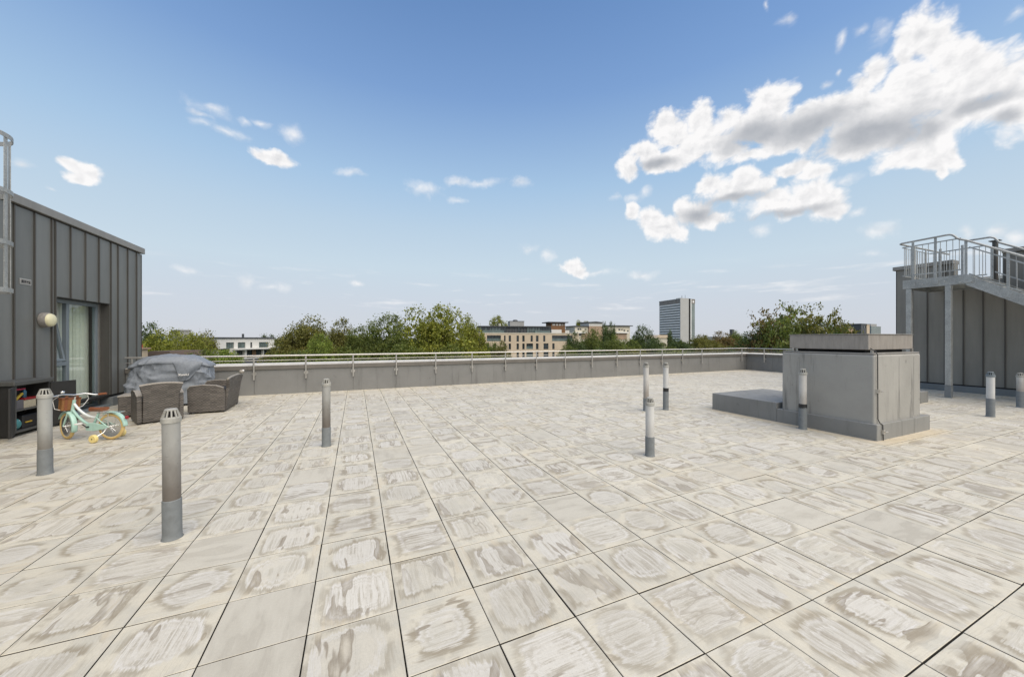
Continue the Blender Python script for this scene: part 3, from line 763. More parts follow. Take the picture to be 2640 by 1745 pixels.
rb(BX, BX + 6.9, RE - .02, RE, .21, 3.735).build('end_panel', M['zincR'], RB)
rb(BX + .3, BX + 7, RE - .3, RE - .021, 3.121, 3.72).build('roof_upstand', M['zincR'], RB)
rb(BX - .13, BX + .02, -7, RE - .01, -.03, .175).build('upstand', M['kerb'], RB, .012, seg=2)
rb(BX - .004, BX + .019, -7, RE - .01, .176, .209).build('drip_gap', M['dark'], RB)

# plant enclosure and guard rails on its roof
PE = thing('plant_enclosure', (BX + 2.3, 1.6, 3.16), 'dark louvred plant enclosure on the roof behind the stair handrails', 'roof plant')
MB().box(-.9, 1.2, -2.4, 1.25, 0, .95).build('casing', M['zincR'], PE, .01)
MB().box(-.98, 1.28, -2.48, 1.33, .951, 1.02).build('lid', M['coping'], PE, .006)
lv = MB()
for k in range(10): lv.box(-.925, -.902, -2.2, 1.1, .08 + k * .085, .12 + k * .085)
lv.build('louvre', M['seam'], PE)
FL = thing('flue_pipe', (BX + .75, 3.89, 3.16), 'dark upright flue pipe with a small flat cap beside the roof gap', 'flue')
MB().tube([(0, 0, 0), (0, 0, 1.18)], .055, 14).build('pipe', M['seam'], FL, smooth=True)
MB().box(-.10, .10, -.10, .10, 1.181, 1.20).build('cap', M['seam'], FL)
GR = thing('roof_guardrail', (BX + .6, 2.6, 3.2), 'galvanised guardrail with a hooked end on the roof above the top of the stair', 'railing')
for y in (.35, -.35, -1.6):
    MB().tube([(0, y, 0), (0, y, 1.12)], .02, 8).build('post', M['galv'], GR, smooth=True)
MB().tube([(.1, -.15, 1.50), (.05, .1, 1.46), (0, .28, 1.38), (0, .36, 1.26), (0, .35, 1.12), (0, -2.6, 1.12)], .021, 8).build('top_rail', M['galv'], GR, smooth=True)
MB().tube([(0, .35, .6), (0, -2.6, .6)], .015, 8).build('mid_rail', M['galv'], GR, smooth=True)

# ------------------------------------------------------------------ steel stair
ST = thing('steel_staircase', (14.2, 4.2, 0), 'galvanised steel staircase with a landing and balustrades against the right hand building', 'staircase')
sx = lambda x: x - 14.2
sy = lambda y: y - 4.2
PZ = 3.17; YA, YB = 4.86, 3.72                        # landing from YA to YB, the flight runs on towards -Y
XI = 15.88
slope = .70
def SBX(x0, x1, y0, y1, z0, z1): return MB().box(sx(x0), sx(x1), sy(y0), sy(y1), z0, z1)
def channel(x, y0, z0, y1, z1, h=.24, face=-1):
    m_ = MB(); t = .012; fl = .07 * face
    for dz0, dz1, xa, xb in ((0, h, x, x - t * face), (h - t, h, x - t * face, x - fl), (0, t, x - t * face, x - fl)):
        xa, xb = sorted((xa, xb))
        m_.add([(sx(xa), sy(y0), z0 + dz0), (sx(xb), sy(y0), z0 + dz0), (sx(xb), sy(y1), z1 + dz0), (sx(xa), sy(y1), z1 + dz0),
                (sx(xa), sy(y0), z0 + dz1), (sx(xb), sy(y0), z0 + dz1), (sx(xb), sy(y1), z1 + dz1), (sx(xa), sy(y1), z1 + dz1)],
               [(3,2,1,0),(4,5,6,7),(0,1,5,4),(1,2,6,5),(2,3,7,6),(3,0,4,7)])
    return m_
channel(14.14, YA, 2.93, YB, 2.93, .24).build('landing_beam', M['galv'], ST)
channel(XI, YA, 2.93, YB, 2.93, .24, 1).build('landing_beam', M['galv'], ST)
SBX(14.155, XI - .015, YA - .012, YA, 2.932, 3.168).build('landing_end_beam', M['galv'], ST)
SBX(14.155, XI - .015, YB, YA - .014, PZ - .03, PZ).build('landing_deck', M['galv'], ST)
YE = YB - (PZ - .02) / slope
channel(14.14, YB - .001, 2.90, YE, 2.90 - slope * (YB - YE), .27).build('stringer', M['galv'], ST)
channel(XI, YB - .001, 2.90, YE, 2.90 - slope * (YB - YE), .27, 1).build('stringer', M['galv'], ST)
SBX(14.125, 14.139, YB - .13, YB + .13, 2.95, 3.15).build('splice_plate', M['galv'], ST)
bo = MB()
for (y, z) in ((YB - .09, 2.98), (YB - .09, 3.1), (YB + .09, 2.98), (YB + .09, 3.1), (YB+.35, 3.05), (YB+.75, 3.02)):
    bo.lathe([(.014, 0), (.014, .012), (.0001, .013)], 6, Matrix.Translation((sx(14.124), sy(y), z)) @ Matrix.Rotation(math.radians(-90), 4, 'Y'))
bo.build('bolts', M['steel'], ST)
nst = 17
for k in range(1, nst):
    z = PZ - k * PZ / nst; y = YB - (k - .5) * (PZ / nst) / slope
    SBX(14.155, XI - .015, y - .14, y + .14, z - .03, z).build('tread', M['galv'], ST)
for (x, y) in ((14.2, 4.02), (14.2, 4.745)):
    p_ = SBX(x - .055, x + .055, y - .055, y + .055, .33, 2.928).build('support_post', M['galv'], ST, .006)
    SBX(x - .06, x + .06, y - .06, y + .06, -.02, .33).build('post_sleeve', M['sleeve'], p_, .006)
def balustrade(x, side, dz=0.):
    # posts
    for y, zt, zb in ((4.66, 4.20, 2.98), (4.24, 4.215, 2.98), (YB, 4.03, 2.96), (3.08, 3.60, 2.5), (2.3, 3.06, 1.95), (1.5, 2.5, 1.4), (.6, 1.87, .77), (-.3, 1.24, .14)):
        SBX(x - .008, x + .008, y - .025, y + .025, zb, zt).build('rail_post', M['galv'], ST, .002)
        SBX(x - .022, x - .009, y - .055, y + .055, zb + .01, zb + .13).build('post_cleat', M['galv'], ST)
    tz = lambda y: 4.03 - slope * (YB - y) + dz
    hr = [(x, 4.87, 4.225), (x, 4.05, 4.245), (x, 3.99, 4.24), (x, 3.94, 4.215), (x, 3.90, 4.17), (x, 3.87, 4.12), (x, 3.82, 4.08), (x, 3.77, 4.055), (x, YB, 4.03), (x, 2.5, tz(2.5)), (x, -.5, tz(-.5))]
    if dz: hr = [(x + .1, 4.15, 4.33), (x, 3.75, 4.31), (x, 3.68, 4.27), (x, 3.6, tz(3.6)), (x, 2.5, tz(2.5)), (x, -.5, tz(-.5))]
    if side < 0:
        hr = [(15.0, 4.93, 4.225), (14.35, 4.94, 4.225), (14.22, 4.93, 4.225)] + hr[:0] + [(x, 4.89, 4.225)] + hr[1:]
    MB().tube([(sx(a), sy(b), c) for a, b, c in hr], .024, 10).build('handrail', M['galv'], ST, smooth=True)
    b1, b2 = MB(), MB()
    b3 = MB().bar((sx(x), sy(4.86), 4.10), (sx(x), sy(3.8), 4.10), .012, .03); b1.bar((sx(x), sy(4.86), 3.30), (sx(x), sy(3.8), 3.30), .012, .03)
    b4 = MB()
    b2.bar((sx(x), sy(YB - .05), tz(YB - .05) - .15), (sx(x), sy(-.3), tz(-.3) - .15), .012, .03)
    b4.bar((sx(x), sy(YB - .05), tz(YB - .05) - .82), (sx(x), sy(-.3), tz(-.3) - .82), .012, .03)
    for b_ in (b1, b2, b3, b4): b_.build('balustrade_rail', M['galv'], ST)
    y = 4.80
    while y > 3.78:
        MB().tube([(sx(x), sy(y), 3.30), (sx(x), sy(y), 4.10)], .007, 6).build('baluster', M['galv'], ST); y -= .108
    y = YB - .14
    while y > -.3:
        MB().tube([(sx(x), sy(y), tz(y) - .82), (sx(x), sy(y), tz(y) - .15)], .007, 6).build('baluster', M['galv'], ST); y -= .125
balustrade(14.15, -1); balustrade(XI, 1, .18)
MB().tube([(sx(14.15), sy(4.87), 4.10), (sx(XI), sy(4.87), 4.10)], .012, 6).build('balustrade_rail', M['galv'], ST)
MB().tube([(sx(14.15), sy(4.87), 3.30), (sx(XI), sy(4.87), 3.30)], .012, 6).build('balustrade_rail', M['galv'], ST)
MB().tube([(sx(15.0), sy(4.93), 4.225), (sx(17.3), sy(4.90), 4.225)], .024, 8).build('handrail', M['galv'], ST, smooth=True)
xq = 14.27
while xq < XI:
    MB().tube([(sx(xq), sy(4.87), 3.30), (sx(xq), sy(4.87), 4.10)], .007, 6).build('baluster', M['galv'], ST); xq += .115
for xq in (14.9, 15.6):
    SBX(xq - .03, xq + .03, 4.86, 4.876, 2.98, 4.22).build('rail_post', M['galv'], ST)

# ------------------------------------------------------------------ vent pipes
def pipe(x, y, h, sleeve, body, capm, label, band=None, r=.054, cap=True):
    t = thing('vent_pipe', (x, y, 0), label, 'vent pipe', RND.uniform(0, 6), 'soil vent pipes standing on the terrace')
    lean = (RND.gauss(0, .004), RND.gauss(0, .004))
    t.rotation_euler.x, t.rotation_euler.y = lean
    prof = [(r + .012, -.03), (r + .012, .0), (r + .006, .012), (r + .0045, .05), (r + .0045, sleeve - .004), (r + .001, sleeve)]
    MB().lathe(prof, 28).build('sleeve', M['sleeve'], t, smooth=True)
    hb = h - .085
    MB().lathe([(r, sleeve - .01), (r, hb)], 28).build('pipe', body, t, smooth=True)
    if band: MB().lathe([(r + .002, band[0]), (r + .0045, band[0] + .003), (r + .0045, band[1] - .003), (r + .002, band[1])], 28).build('tape_band', M['black'], t, smooth=True)
    c = MB()
    c.lathe([(r + .001, hb - .02), (r + .007, hb - .018), (r + .007, hb + .016), (r - .002, hb + .024), (.02, hb + .024)], 28)
    cap_o = c.build('cap', capm, t, smooth=True)
    MB().lathe([(.030, hb + .0245), (.026, h - .012)], 16).build('core', M['dark'], cap_o)
    ribs = MB()
    for k in range(12):
        a = 2 * math.pi * k / 12; d = Vector((math.cos(a), math.sin(a), 0))
        ribs.bar(d * (r + .001) + Vector((0, 0, hb + .018)), d * (r - .018) + Vector((0, 0, h - .010)), .009, .007, up=d)
    ribs.build('cap_ribs', capm, cap_o)
    MB().lathe([(.0001, h - .014), (r - .016, h - .014), (r - .014, h - .006), (r - .022, h), (.0001, h + .001)], 28).build('cap_top', capm, cap_o, smooth=True)
    return t
grimy = pipe_paint('pipe_grimy', (.33, .33, .31), (.115, .098, .082), .28, .85, .95)
grimy2 = pipe_paint('pipe_grey', (.34, .345, .325), (.13, .115, .095), .26, .62, .8)
white1 = pipe_paint('pipe_white', (.56, .56, .54), (.20, .175, .145), .25, .52, .3)
white2 = pipe_paint('pipe_white_stained', (.52, .51, .48), (.20, .165, .13), .30, .72, .75)
pipe(-3.24, 5.85, .965, .285, grimy2, M['cap'], 'grey vent pipe in front of the storage cabinet, leftmost of the pipes')
pipe(-1.30, 3.58, .995, .30, grimy, M['cap'], 'tallest looking grey vent pipe nearest the viewer, stained brown below its slotted cap')
pipe(-.39, 5.76, .965, .27, grimy, M['cap'], 'stained grey vent pipe alone in the left middle of the paving')
pipe(5.68, 5.87, 1.03, .27, white2, M['cap'], 'far vent pipe half hidden behind a shorter one, brown towards its foot')
pipe(6.15, 5.78, 1.02, .40, white1, M['cap'], 'far white vent pipe with a black tape band, on the open paving', (.40, .475))
pipe(3.54, 3.59, .765, .255, white1, M['cap'], 'short clean white vent pipe on a grey sleeve in the middle of the terrace')
pipe(6.97, 3.61, 1.025, .38, white2, M['cap'], 'white vent pipe with a black band standing against the grey vent shaft', (.285 + .07, .355 + .075))
pipe(11.49, 2.71, .885, .36, white1, M['capblue'], 'white vent pipe with a blue grey cap in front of the stair building')
pipe(13.67, 2.81, .775, .36, white2, M['cap'], 'white vent pipe at the right edge of the photo beside the stair')

# ------------------------------------------------------------------ child bicycle
bk_dir = math.atan2(.408, -.913)
BK = thing('child_bicycle', (-3.42, 7.45, 0), 'mint green child bicycle with tan tyres, brown basket and stabilisers', 'bicycle', bk_dir)
def wheel(parent, c, steer=0):
    Mx = Matrix.Translation(c) @ Matrix.Rotation(steer, 4, 'Z') @ Matrix.Rotation(math.radians(90), 4, 'X')
    R = .2; w = bpy.data.objects.new('wheel', None)
    ty = [(R - .023 + .023 * math.cos(a), .021 * math.sin(a)) for a in [2 * math.pi * k / 12 for k in range(12)]]
    vs = []; fs = []
    n = 40
    for k in range(n):
        a = 2 * math.pi * k / n
        vs += [(r * math.cos(a), r * math.sin(a), z) for r, z in ty]
        for i in range(12): fs.append((k*12+i, ((k+1) % n)*12+i, ((k+1) % n)*12+(i+1) % 12, k*12+(i+1) % 12))
    rim = MB().lathe([(R-.05, -.010), (R-.042, -.013), (R-.038, -.012), (R-.038, .012), (R-.042, .013), (R-.05, .010)], 40, Mx).build('wheel', M['chrome'], parent, smooth=True)
    MB().add(vs, fs, Mx).build('tyre', M['tyre'], rim, smooth=True)
    sp = MB()
    for k in range(16):
        a = 2 * math.pi * k / 16; a2 = a + (.35 if k % 2 else -.35)
        z = .022 if k % 4 < 2 else -.022
        sp.tube([Mx @ Vector((.016 * math.cos(a2), .016 * math.sin(a2), z)), Mx @ Vector(((R-.045) * math.cos(a), (R-.045) * math.sin(a), 0))], .0016, 4)
    sp.tube([Mx @ Vector((0, 0, -.05)), Mx @ Vector((0, 0, .05))], .014, 10)
    sp.build('spokes', M['chrome'], rim, smooth=True)
WB = .71; ST_A = math.radians(-20)
wheel(BK, Vector((0, 0, .2)))
FH = Vector((WB, 0, .2)); HT = Vector((.575, 0, .60)); HB = Vector((.605, 0, .445))
axis = (HT - HB).normalized()
steerM = Matrix.Translation(FH) @ Matrix.Rotation(ST_A, 4, axis) @ Matrix.Translation(-FH)
def sp_(p): # steered point about the head axis through HB
    return (Matrix.Translation(HB) @ Matrix.Rotation(ST_A, 4, axis) @ Matrix.Translation(-HB)) @ Vector(p)
fhub = sp_(FH)
wheel(BK, fhub, ST_A)
fr = MB()
fr.tube([HB - axis * .02, HT], .019, 12)
BBp = Vector((.285, 0, .205)); STt = Vector((.20, 0, .40))
fr.tube([BBp, STt], .016, 10)
def arc(a, b, c, n=8):
    a, b, c = Vector(a), Vector(b), Vector(c)
    return [(a * (1-t)**2 + b * 2*t*(1-t) + c * t*t) for t in [i / n for i in range(n + 1)]]
fr.tube(arc(HB + axis * .01, (.46, 0, .25), BBp + Vector((-.0, 0, .0))), .018, 10)
for s in (1, -1):
    fr.tube([BBp, Vector((.12, .035*s, .2)), Vector((0, .05*s, .2))], .009, 8)
    fr.tube([Vector((.225, .012*s, .345)), Vector((.14, .045*s, .30)), Vector((0, .05*s, .2))], .008, 8)
frame_o = fr.build('frame', M['mint'], BK, smooth=True)
MB().tube(arc(HT - axis * .05, (.43, 0, .33), Vector((.225, 0, .335))), .016, 10).build('top_tube', M['mintwhite'], BK, smooth=True)
fk = MB()
crown = sp_(HB - axis * .03)
for s in (1, -1):
    fk.tube([crown + Vector((0, 0, 0)), sp_((.62, .04*s, .40)), sp_((.66, .045*s, .30)), sp_((WB, .045*s, .2))], [.013, .013, .011, .009], 8)
fk.build('fork', M['mint'], BK, smooth=True)
def fender(c, steer, a0, a1, r=.222, name='fender'):
    m_ = MB(); n = 22; vs = []; fs = []
    Mx = Matrix.Translation(c) @ Matrix.Rotation(steer, 4, 'Z')
    prof = [(-.034, -.012), (-.024, .004), (0, .010), (.024, .004), (.034, -.012)]
    for k in range(n + 1):
        a = math.radians(lerp(a0, a1, k / n))
        for yy, dr in prof: vs.append(((r + dr) * math.cos(a), yy, (r + dr) * math.sin(a)))
        if k:
            for i in range(4): fs.append(((k-1)*5+i, k*5+i, k*5+i+1, (k-1)*5+i+1))
    o = m_.add(vs, fs, Mx).build(name, M['mint'], BK, smooth=True)
    so = o.modifiers.new('thickness', 'SOLIDIFY'); so.thickness = .003
fender(Vector((0, 0, .2)), 0, 60, 178); fender(fhub, ST_A, 25, 200)
hb_ = MB(); st0 = sp_(HT + axis * .05)
hb_.tube([sp_(HT - axis * .01), st0], .012, 10)
hpts = [(.50, .27, .675), (.56, .22, .665), (.615, .12, .69), (.60, 0, .675), (.615, -.12, .69), (.56, -.22, .665), (.50, -.27, .675)]
hb_.tube([sp_(p) for p in hpts], .011, 10)
hb_.build('handlebar', M['chrome'], BK, smooth=True)
for s in (1, -1):
    MB().tube([sp_((.535, .24*s, .669)), sp_((.465, .30*s, .683))], .017, 10).build('grip', M['leather'], BK, smooth=True)
    MB().tube([sp_((.585, .17*s, .682)), sp_((.62, .23*s, .67)), sp_((.59, .31*s, .672))], .006, 6).build('brake_lever', M['chrome'], BK, smooth=True)
MB().tube([sp_(p) for p in [(.62, .15, .66), (.72, .17, .60), (.73, .14, .47), (.66, .05, .43)]], .004, 6).build('brake_cable', M['white'], BK, smooth=True)
MB().tube([sp_(p) for p in [(.62, -.15, .66), (.66, -.18, .60), (.64, -.12, .50), (.59, -.03, .46)]], .004, 6).build('brake_cable', M['white'], BK, smooth=True)
MB().sphere(sp_((.60, .12, .725)), .026, 14, 8, (1, 1, .8)).build('bell', M['chrome'], BK, smooth=True)
# basket on the front of the bars
bs = MB()
for y0, y1, x0_, x1_ in ((-.095, .095, .655, .662), (-.095, .095, .755, .762)):
    bs.box(x0_, x1_, y0, y1, .44, .62)
for y_ in (-.095, .089): bs.box(.662, .755, y_, y_ + .006, .44, .62)
bs.box(.662, .755, -.089, .089, .44, .446)
Ms = Matrix.Translation(HB) @ Matrix.Rotation(ST_A, 4, axis) @ Matrix.Translation(-HB)
bsk = bs.build('basket', M['basket'], BK, .003, M=Ms)
sb_ = MB()
for y_ in (-.055, .055): sb_.box(.650, .6545, y_ - .016, y_ + .016, .44, .66)
sb_.box(.650, .767, -.10, .10, .605, .63)
sb_.build('basket_strap', M['leather'], bsk, M=Ms)
# saddle
sd = MB(); vs = []; fs = []
for i in range(9):
    t = i / 8; xx = lerp(.11, .34, t); hw = lerp(.072, .018, min(1, t * 1.25) ** .8); zt = .475 + .012 * (1 - t) ** 2 + .006 * t
    vs += [(xx, -hw, zt - .02), (xx, -hw * .75, zt), (xx, 0, zt + .010), (xx, hw * .75, zt), (xx, hw, zt - .02), (xx, hw * .6, zt - .05), (xx, -hw * .6, zt - .05)]
    if i:
        for j in range(7): fs.append(((i-1)*7+j, i*7+j, i*7+(j+1) % 7, (i-1)*7+(j+1) % 7))
fs += [tuple(range(7)), tuple(8*7+j for j in range(7))[::-1]]
sd.add(vs, fs).build('saddle', M['leather'], BK, smooth=True)
MB().tube([STt - Vector((-.01, 0, .02)), Vector((.19, 0, .445))], .011, 8).build('seat_post', M['chrome'], BK, smooth=True)
cg = MB()
cg.prism([(.33, .15), (.345, .21), (.30, .265), (.20, .262), (.02, .225), (-.02, .20), (.02, .178), (.22, .14)], .045, .058)
cg.build('chain_guard', M['mint'], BK, .004)
ck = MB()
ck.tube([(.285, .085, .205), (.36, .085, .255)], .008, 8).tube([(.285, -.08, .205), (.21, -.08, .155)], .008, 8).tube([(.285, -.085, .205), (.285, .085, .205)], .011, 8)
ck.build('crank', M['black'], BK, smooth=True)
MB().box(.335, .395, .09, .155, .253, .272).build('pedal', M['white'], BK, .003); MB().box(.175, .235, -.155, -.085, .142, .161).build('pedal', M['white'], BK, .003)
rk = MB()
for s in (1, -1): rk.tube([(0, .05*s, .2), (-.01, .058*s, .41)], .005, 6).tube([(.17, .05*s, .415), (-.15, .05*s, .42)], .005, 6)
for xq in (-.14, -.04, .06, .16): rk.tube([(xq, -.05, .418), (xq, .05, .418)], .004, 6)
rk.build('rear_rack', M['chrome'], BK, smooth=True)
rl = Matrix.Translation((-.225, 0, .335)) @ Matrix.Rotation(math.radians(-80), 4, 'Y')
MB().lathe([(.024, 0), (.028, .01), (.022, .022), (.0001, .028)], 16, rl).build('rear_reflector', M['red'], BK, smooth=True)
for s in (1, -1):
    a = MB(); a.tube([(0, .06*s, .2), (.02, .09*s, .13), (.05, .15*s, .085), (.055, .21*s, .062)], .007, 8)
    arm = a.build('stabiliser_arm', M['chrome'], BK, smooth=True)
    Mx = Matrix.Translation((.055, .19*s, .06)) @ Matrix.Rotation(math.radians(90), 4, 'X')
    MB().lathe([(.012, -.022), (.050, -.022), (.059, -.014), (.059, .014), (.050, .022), (.012, .022)], 24, Mx).build('stabiliser_wheel', M['yellowplastic'], arm, smooth=True)
    MB().tube([(.055, .19*s - .026, .06), (.055, .19*s + .026, .06)], .008, 8).build('axle_cap', M['black'], arm, smooth=True)

# ------------------------------------------------------------------ wicker seats
def arched(hw0, hw1, z0, z1, rise, n=10):
    top = [(lerp(hw1, -hw1, k / n), z1 + rise * (1 - (2 * k / n - 1) ** 2)) for k in range(n + 1)]
    return [(-hw0, z0), (hw0, z0), (hw0, z0 + (z1 - z0) * .70), (hw1 * .97, z1 - .04)] + top + [(-hw1 * .97, z1 - .04), (-hw0, z0 + (z1 - z0) * .70)]
def wicker_seat(name, loc, rz, w, d, label, cat, hb=.70, flare=.05):
    t = thing(name, loc, label, cat, rz)
    hw = w / 2
    lean = Matrix.Shear('XZ', 4, (0, 0)); lean = Matrix.Identity(4); lean[1][2] = -.13
    MB().prism(arched(hw - .075, hw - .075 + flare, .025, hb, .03), -.0, .06, lean).build('backrest', M['wicker'], t, .012, seg=2)
    top = arched(hw - .075, hw - .075 + flare, .025, hb, .03)[4:15]
    MB().tube([lean @ Vector((x, .03, z + .002)) for x, z in top], .021, 8).build('back_edge', M['wicker_top'], t, smooth=True)
    for s in (1, -1):
        xa = s * (hw - .035)
        prof = [(.0, .03), (d, .03), (d + .01, .50), (d - .03, .555), (d * .6, .575), (d * .25, .555), (.02, .50), (-.005, .42)]
        Mx = Matrix(((0, 1, 0, xa - .035), (1, 0, 0, 0), (0, 0, 1, 0), (0, 0, 0, 1)))
        MB().prism(prof, 0, .07, Mx).build('armrest', M['wicker'], t, .01, seg=2)
        MB().prism([(a, b + .004) for a, b in prof[2:7]] + [(a, b + .016) for a, b in prof[2:7]][::-1], -.004, .074, Mx).build('armrest_top', M['wicker_top'], t)
    MB().box(-hw + .075, hw - .075, .03, d - .02, .10, .36).build('seat', M['wicker'], t, .012)
    MB().box(-hw + .09, hw - .09, .07, d - .01, .361, .45).build('cushion', M['cabinet'], t, .03, seg=3)
    for sx_ in (1, -1):
        for yy in (.03, d - .04): MB().box(sx_ * (hw - .035) - .02, sx_ * (hw - .035) + .02, yy - .02, yy + .02, 0, .03).build('foot', M['black'], t)
    return t
wicker_seat('wicker_armchair', (-3.30, 8.645, 0), math.radians(30), .63, .58, 'brown wicker armchair seen from behind, between the bicycle and the wrapped barbecue', 'armchair', hb=.69)
wicker_seat('wicker_loveseat', (-2.55, 9.86, 0), math.radians(92), 1.14, .60, 'wide brown wicker two seater turned sideways in front of the parapet', 'sofa', hb=.69, flare=.09)
ft = thing('wicker_footstool', (-4.02, 9.62, 0), 'low brown wicker stool mostly hidden behind the wicker armchair', 'stool', math.radians(12))
MB().box(-.24, .24, -.22, .22, .03, .40).build('body', M['wicker'], ft, .014, seg=2)
MB().box(-.25, .25, -.23, .23, .402, .43).build('top', M['wicker_top'], ft, .008)
kn = thing('ornament', (-2.47, 10.27, .735), 'small brown rounded ornament with a white tip on the corner of the wicker two seater', 'ornament')
MB().sphere((0, 0, .03), .052, 14, 10, (1, 1, .85)).build('body', M['wicker_top'], kn, smooth=True)
MB().sphere((.035, -.02, .055), .022, 10, 8).build('tip', M['white'], kn, smooth=True)

# ------------------------------------------------------------------ covered barbecue
BQ = thing('covered_barbecue', (-3.93, 10.85, 0), 'barbecue wrapped in a creased blue grey fabric cover with a white wordmark', 'barbecue', math.radians(8))
def bbq_point(s_, z):
    """s_ in 0..1 round the cover, z in 0..1 from hem to crown"""
    a = 2 * math.pi * s_
    hw, hd = .70, .31
    e = .42
    ca, sa_ = math.cos(a), math.sin(a)
    x = hw * math.copysign(abs(ca) ** e, ca); y = hd * math.copysign(abs(sa_) ** e, sa_)
    return x, y
def bbq_top(x, y):
    ax_ = abs(x)
    t = 1.155 - .02 * (x * 2) ** 2
    if ax_ > .44: t = lerp(1.14, 1.03, min(1, (ax_ - .44) / .22))
    if ax_ > .66: t = lerp(1.03, .95, min(1, (ax_ - .66) / .12))
    t -= .05 * (y / .31) ** 2
    return t
NS = 190
lev = [(1.07, .02), (1.045, .12), (1.02, .28), (1.0, .45), (.975, .62), (.945, .76), (.925, .825), (.935, .84), (.995, .858), (1.005, .875), (.97, .895), (.86, .925), (.70, .958), (.5, .98), (.27, .995), (.0, 1.0)]
RINGS = []
for (r0, f0), (r1, f1) in zip(lev[:-1], lev[1:]):
    n_ = max(2, int(abs(r1 - r0) * 14 + abs(f1 - f0) * 38))
    RINGS += [(lerp(r0, r1, k / n_), lerp(f0, f1, k / n_)) for k in range(n_)]
RINGS.append((.002, 1.0))
vs = []; fs = []
def crease(p):
    a_ = 1 - abs(mnoise.noise(p * Vector((2.1, 2.1, 2.6)) + Vector((3, 1, 7)))) * 2.2
    b_ = 1 - abs(mnoise.noise(p * Vector((5.5, 5.5, 6.5)) + Vector((9, 4, 2)))) * 2.2
    c_ = 1 - abs(mnoise.noise(p * 13. + Vector((1, 8, 5)))) * 2.
    return .048 * max(a_, 0) ** 2 + .030 * max(b_, -.2) + .014 * c_ + .035 * mnoise.noise(p * 1.7)
for rr_, ff in RINGS:
    for i in range(NS):
        x, y = bbq_point(i / NS, 0)
        xx, yy = x * rr_, y * rr_
        top = bbq_top(xx, yy * .6)
        z = .02 + (top - .02) * ff
        up = max(0., min(1., (ff - .86) / .1))
        n = Vector((xx / .76 * (1 - up), yy / .31 * (1 - up), .15 + up)).normalized()
        edge_fade = .6 if rr_ < .05 else 1.
        p = Vector((xx, yy, z)) + n * crease(Vector((xx * 1.1, yy * 1.6, z))) * edge_fade * (1 - .55 * up)
        hang = math.sin(i / NS * 2 * math.pi * 15 + 3 * mnoise.noise(Vector((i * .06, 0, 0)))) * .016 * max(0, 1 - ff * 1.5)
        p += Vector((n.x, n.y, 0)) * hang
        if z < .08: p.z = max(.008, p.z)
        vs.append(p)
for j in range(len(RINGS) - 1):
    for i in range(NS):
        fs.append((j*NS+i, j*NS+(i+1) % NS, (j+1)*NS+(i+1) % NS, (j+1)*NS+i))
MB().add(vs, fs).build('cover', M['cover'], BQ, smooth=True)
# a corner of loose cloth folded down over the front
ap = MB(); vs = []; fs = []
NI, NJ = 30, 22
for i in range(NI + 1):
    for j in range(NJ + 1):
        u_, t = i / NI, j / NJ
        xl = lerp(.07, .20, t ** .8); xr_ = lerp(.60, .34, t ** 1.25)
        xq = lerp(xl, xr_, u_)
        z = .99 - t * lerp(.44, .40, u_) + .035 * math.sin(math.pi * u_) * (1 - t)
        bulge = .05 * math.sin(math.pi * u_) * math.sin(math.pi * min(1, t * 1.1)) + .03 * t
        y = -.335 - bulge - .012 * math.sin(u_ * 9 + t * 5) + .018 * mnoise.noise(Vector((xq * 5, z * 5, 2)))
        vs.append((xq, y, z))
        if i and j: fs.append(((i-1)*(NJ+1)+j-1, i*(NJ+1)+j-1, i*(NJ+1)+j, (i-1)*(NJ+1)+j))
apo = ap.add(vs, fs).build('cover_fold', M['cover'], BQ, smooth=True)
so = apo.modifiers.new('thickness', 'SOLIDIFY'); so.thickness = .008; so.offset = 1
fnt = bpy.data.curves.new('wordmark', 'FONT'); fnt.body = 'XunnU'; fnt.size = .064; fnt.extrude = .001; fnt.align_x = 'CENTER'; fnt.shear = .1; fnt.offset = .002
to = bpy.data.objects.new('wordmark', fnt); COL.objects.link(to)
dg = bpy.context.evaluated_depsgraph_get()
lme = bpy.data.meshes.new_from_object(to.evaluated_get(dg)); bpy.data.objects.remove(to)
lg = obj('wordmark', lme, M['white'], BQ); lg.location = (.27, -.437, .70); lg.rotation_euler = (math.radians(90), 0, 0)

# ------------------------------------------------------------------ storage cabinet and what it holds
CB = thing('storage_cabinet', (-4.98, 8.5, 0), 'open charcoal plastic storage cabinet standing against the cladding, full of garden things', 'cabinet')
c0 = lambda m_, n, mt, b=0.004: m_.build(n, M[mt], CB, b)
c0(MB().box(-.155, -.14, -.36, .36, .06, .80), 'back_panel', 'cabinet')
c0(MB().box(-.14, .13, -.36, -.335, .03, .80), 'side_panel', 'cabinet'); c0(MB().box(-.14, .13, .335, .36, .03, .80), 'side_panel', 'cabinet')
c0(MB().box(-.14, .13, -.334, .334, .06, .09), 'shelf', 'cabtrim'); c0(MB().box(-.14, .125, -.334, .334, .395, .415), 'shelf', 'cabtrim')
c0(MB().box(-.165, .165, -.40, .40, .801, .87), 'lid', 'cabtrim', .01)
c0(MB().box(.10, .131, -.334, -.30, .091, .80), 'front_stile', 'cabtrim')
for y_ in (-.34, .34): c0(MB().box(-.13, .12, y_ - .02, y_ + .02, 0, .029), 'foot', 'cabinet')
dl = MB().box(0, .34, -.014, .014, .05, .79).build('door', M['cabinet'], CB, .006); dl.location = (.135, -.36, 0); dl.rotation_euler = (0, 0, math.radians(-66))
dr_ = MB().box(0, .34, -.014, .014, .05, .79).build('door', M['cabinet'], CB, .006); dr_.location = (.135, .36, 0); dr_.rotation_euler = (0, 0, math.radians(62))
MB().box(.30, .338, .0145, .03, .36, .50).build('handle', M['cabtrim'], dr_)
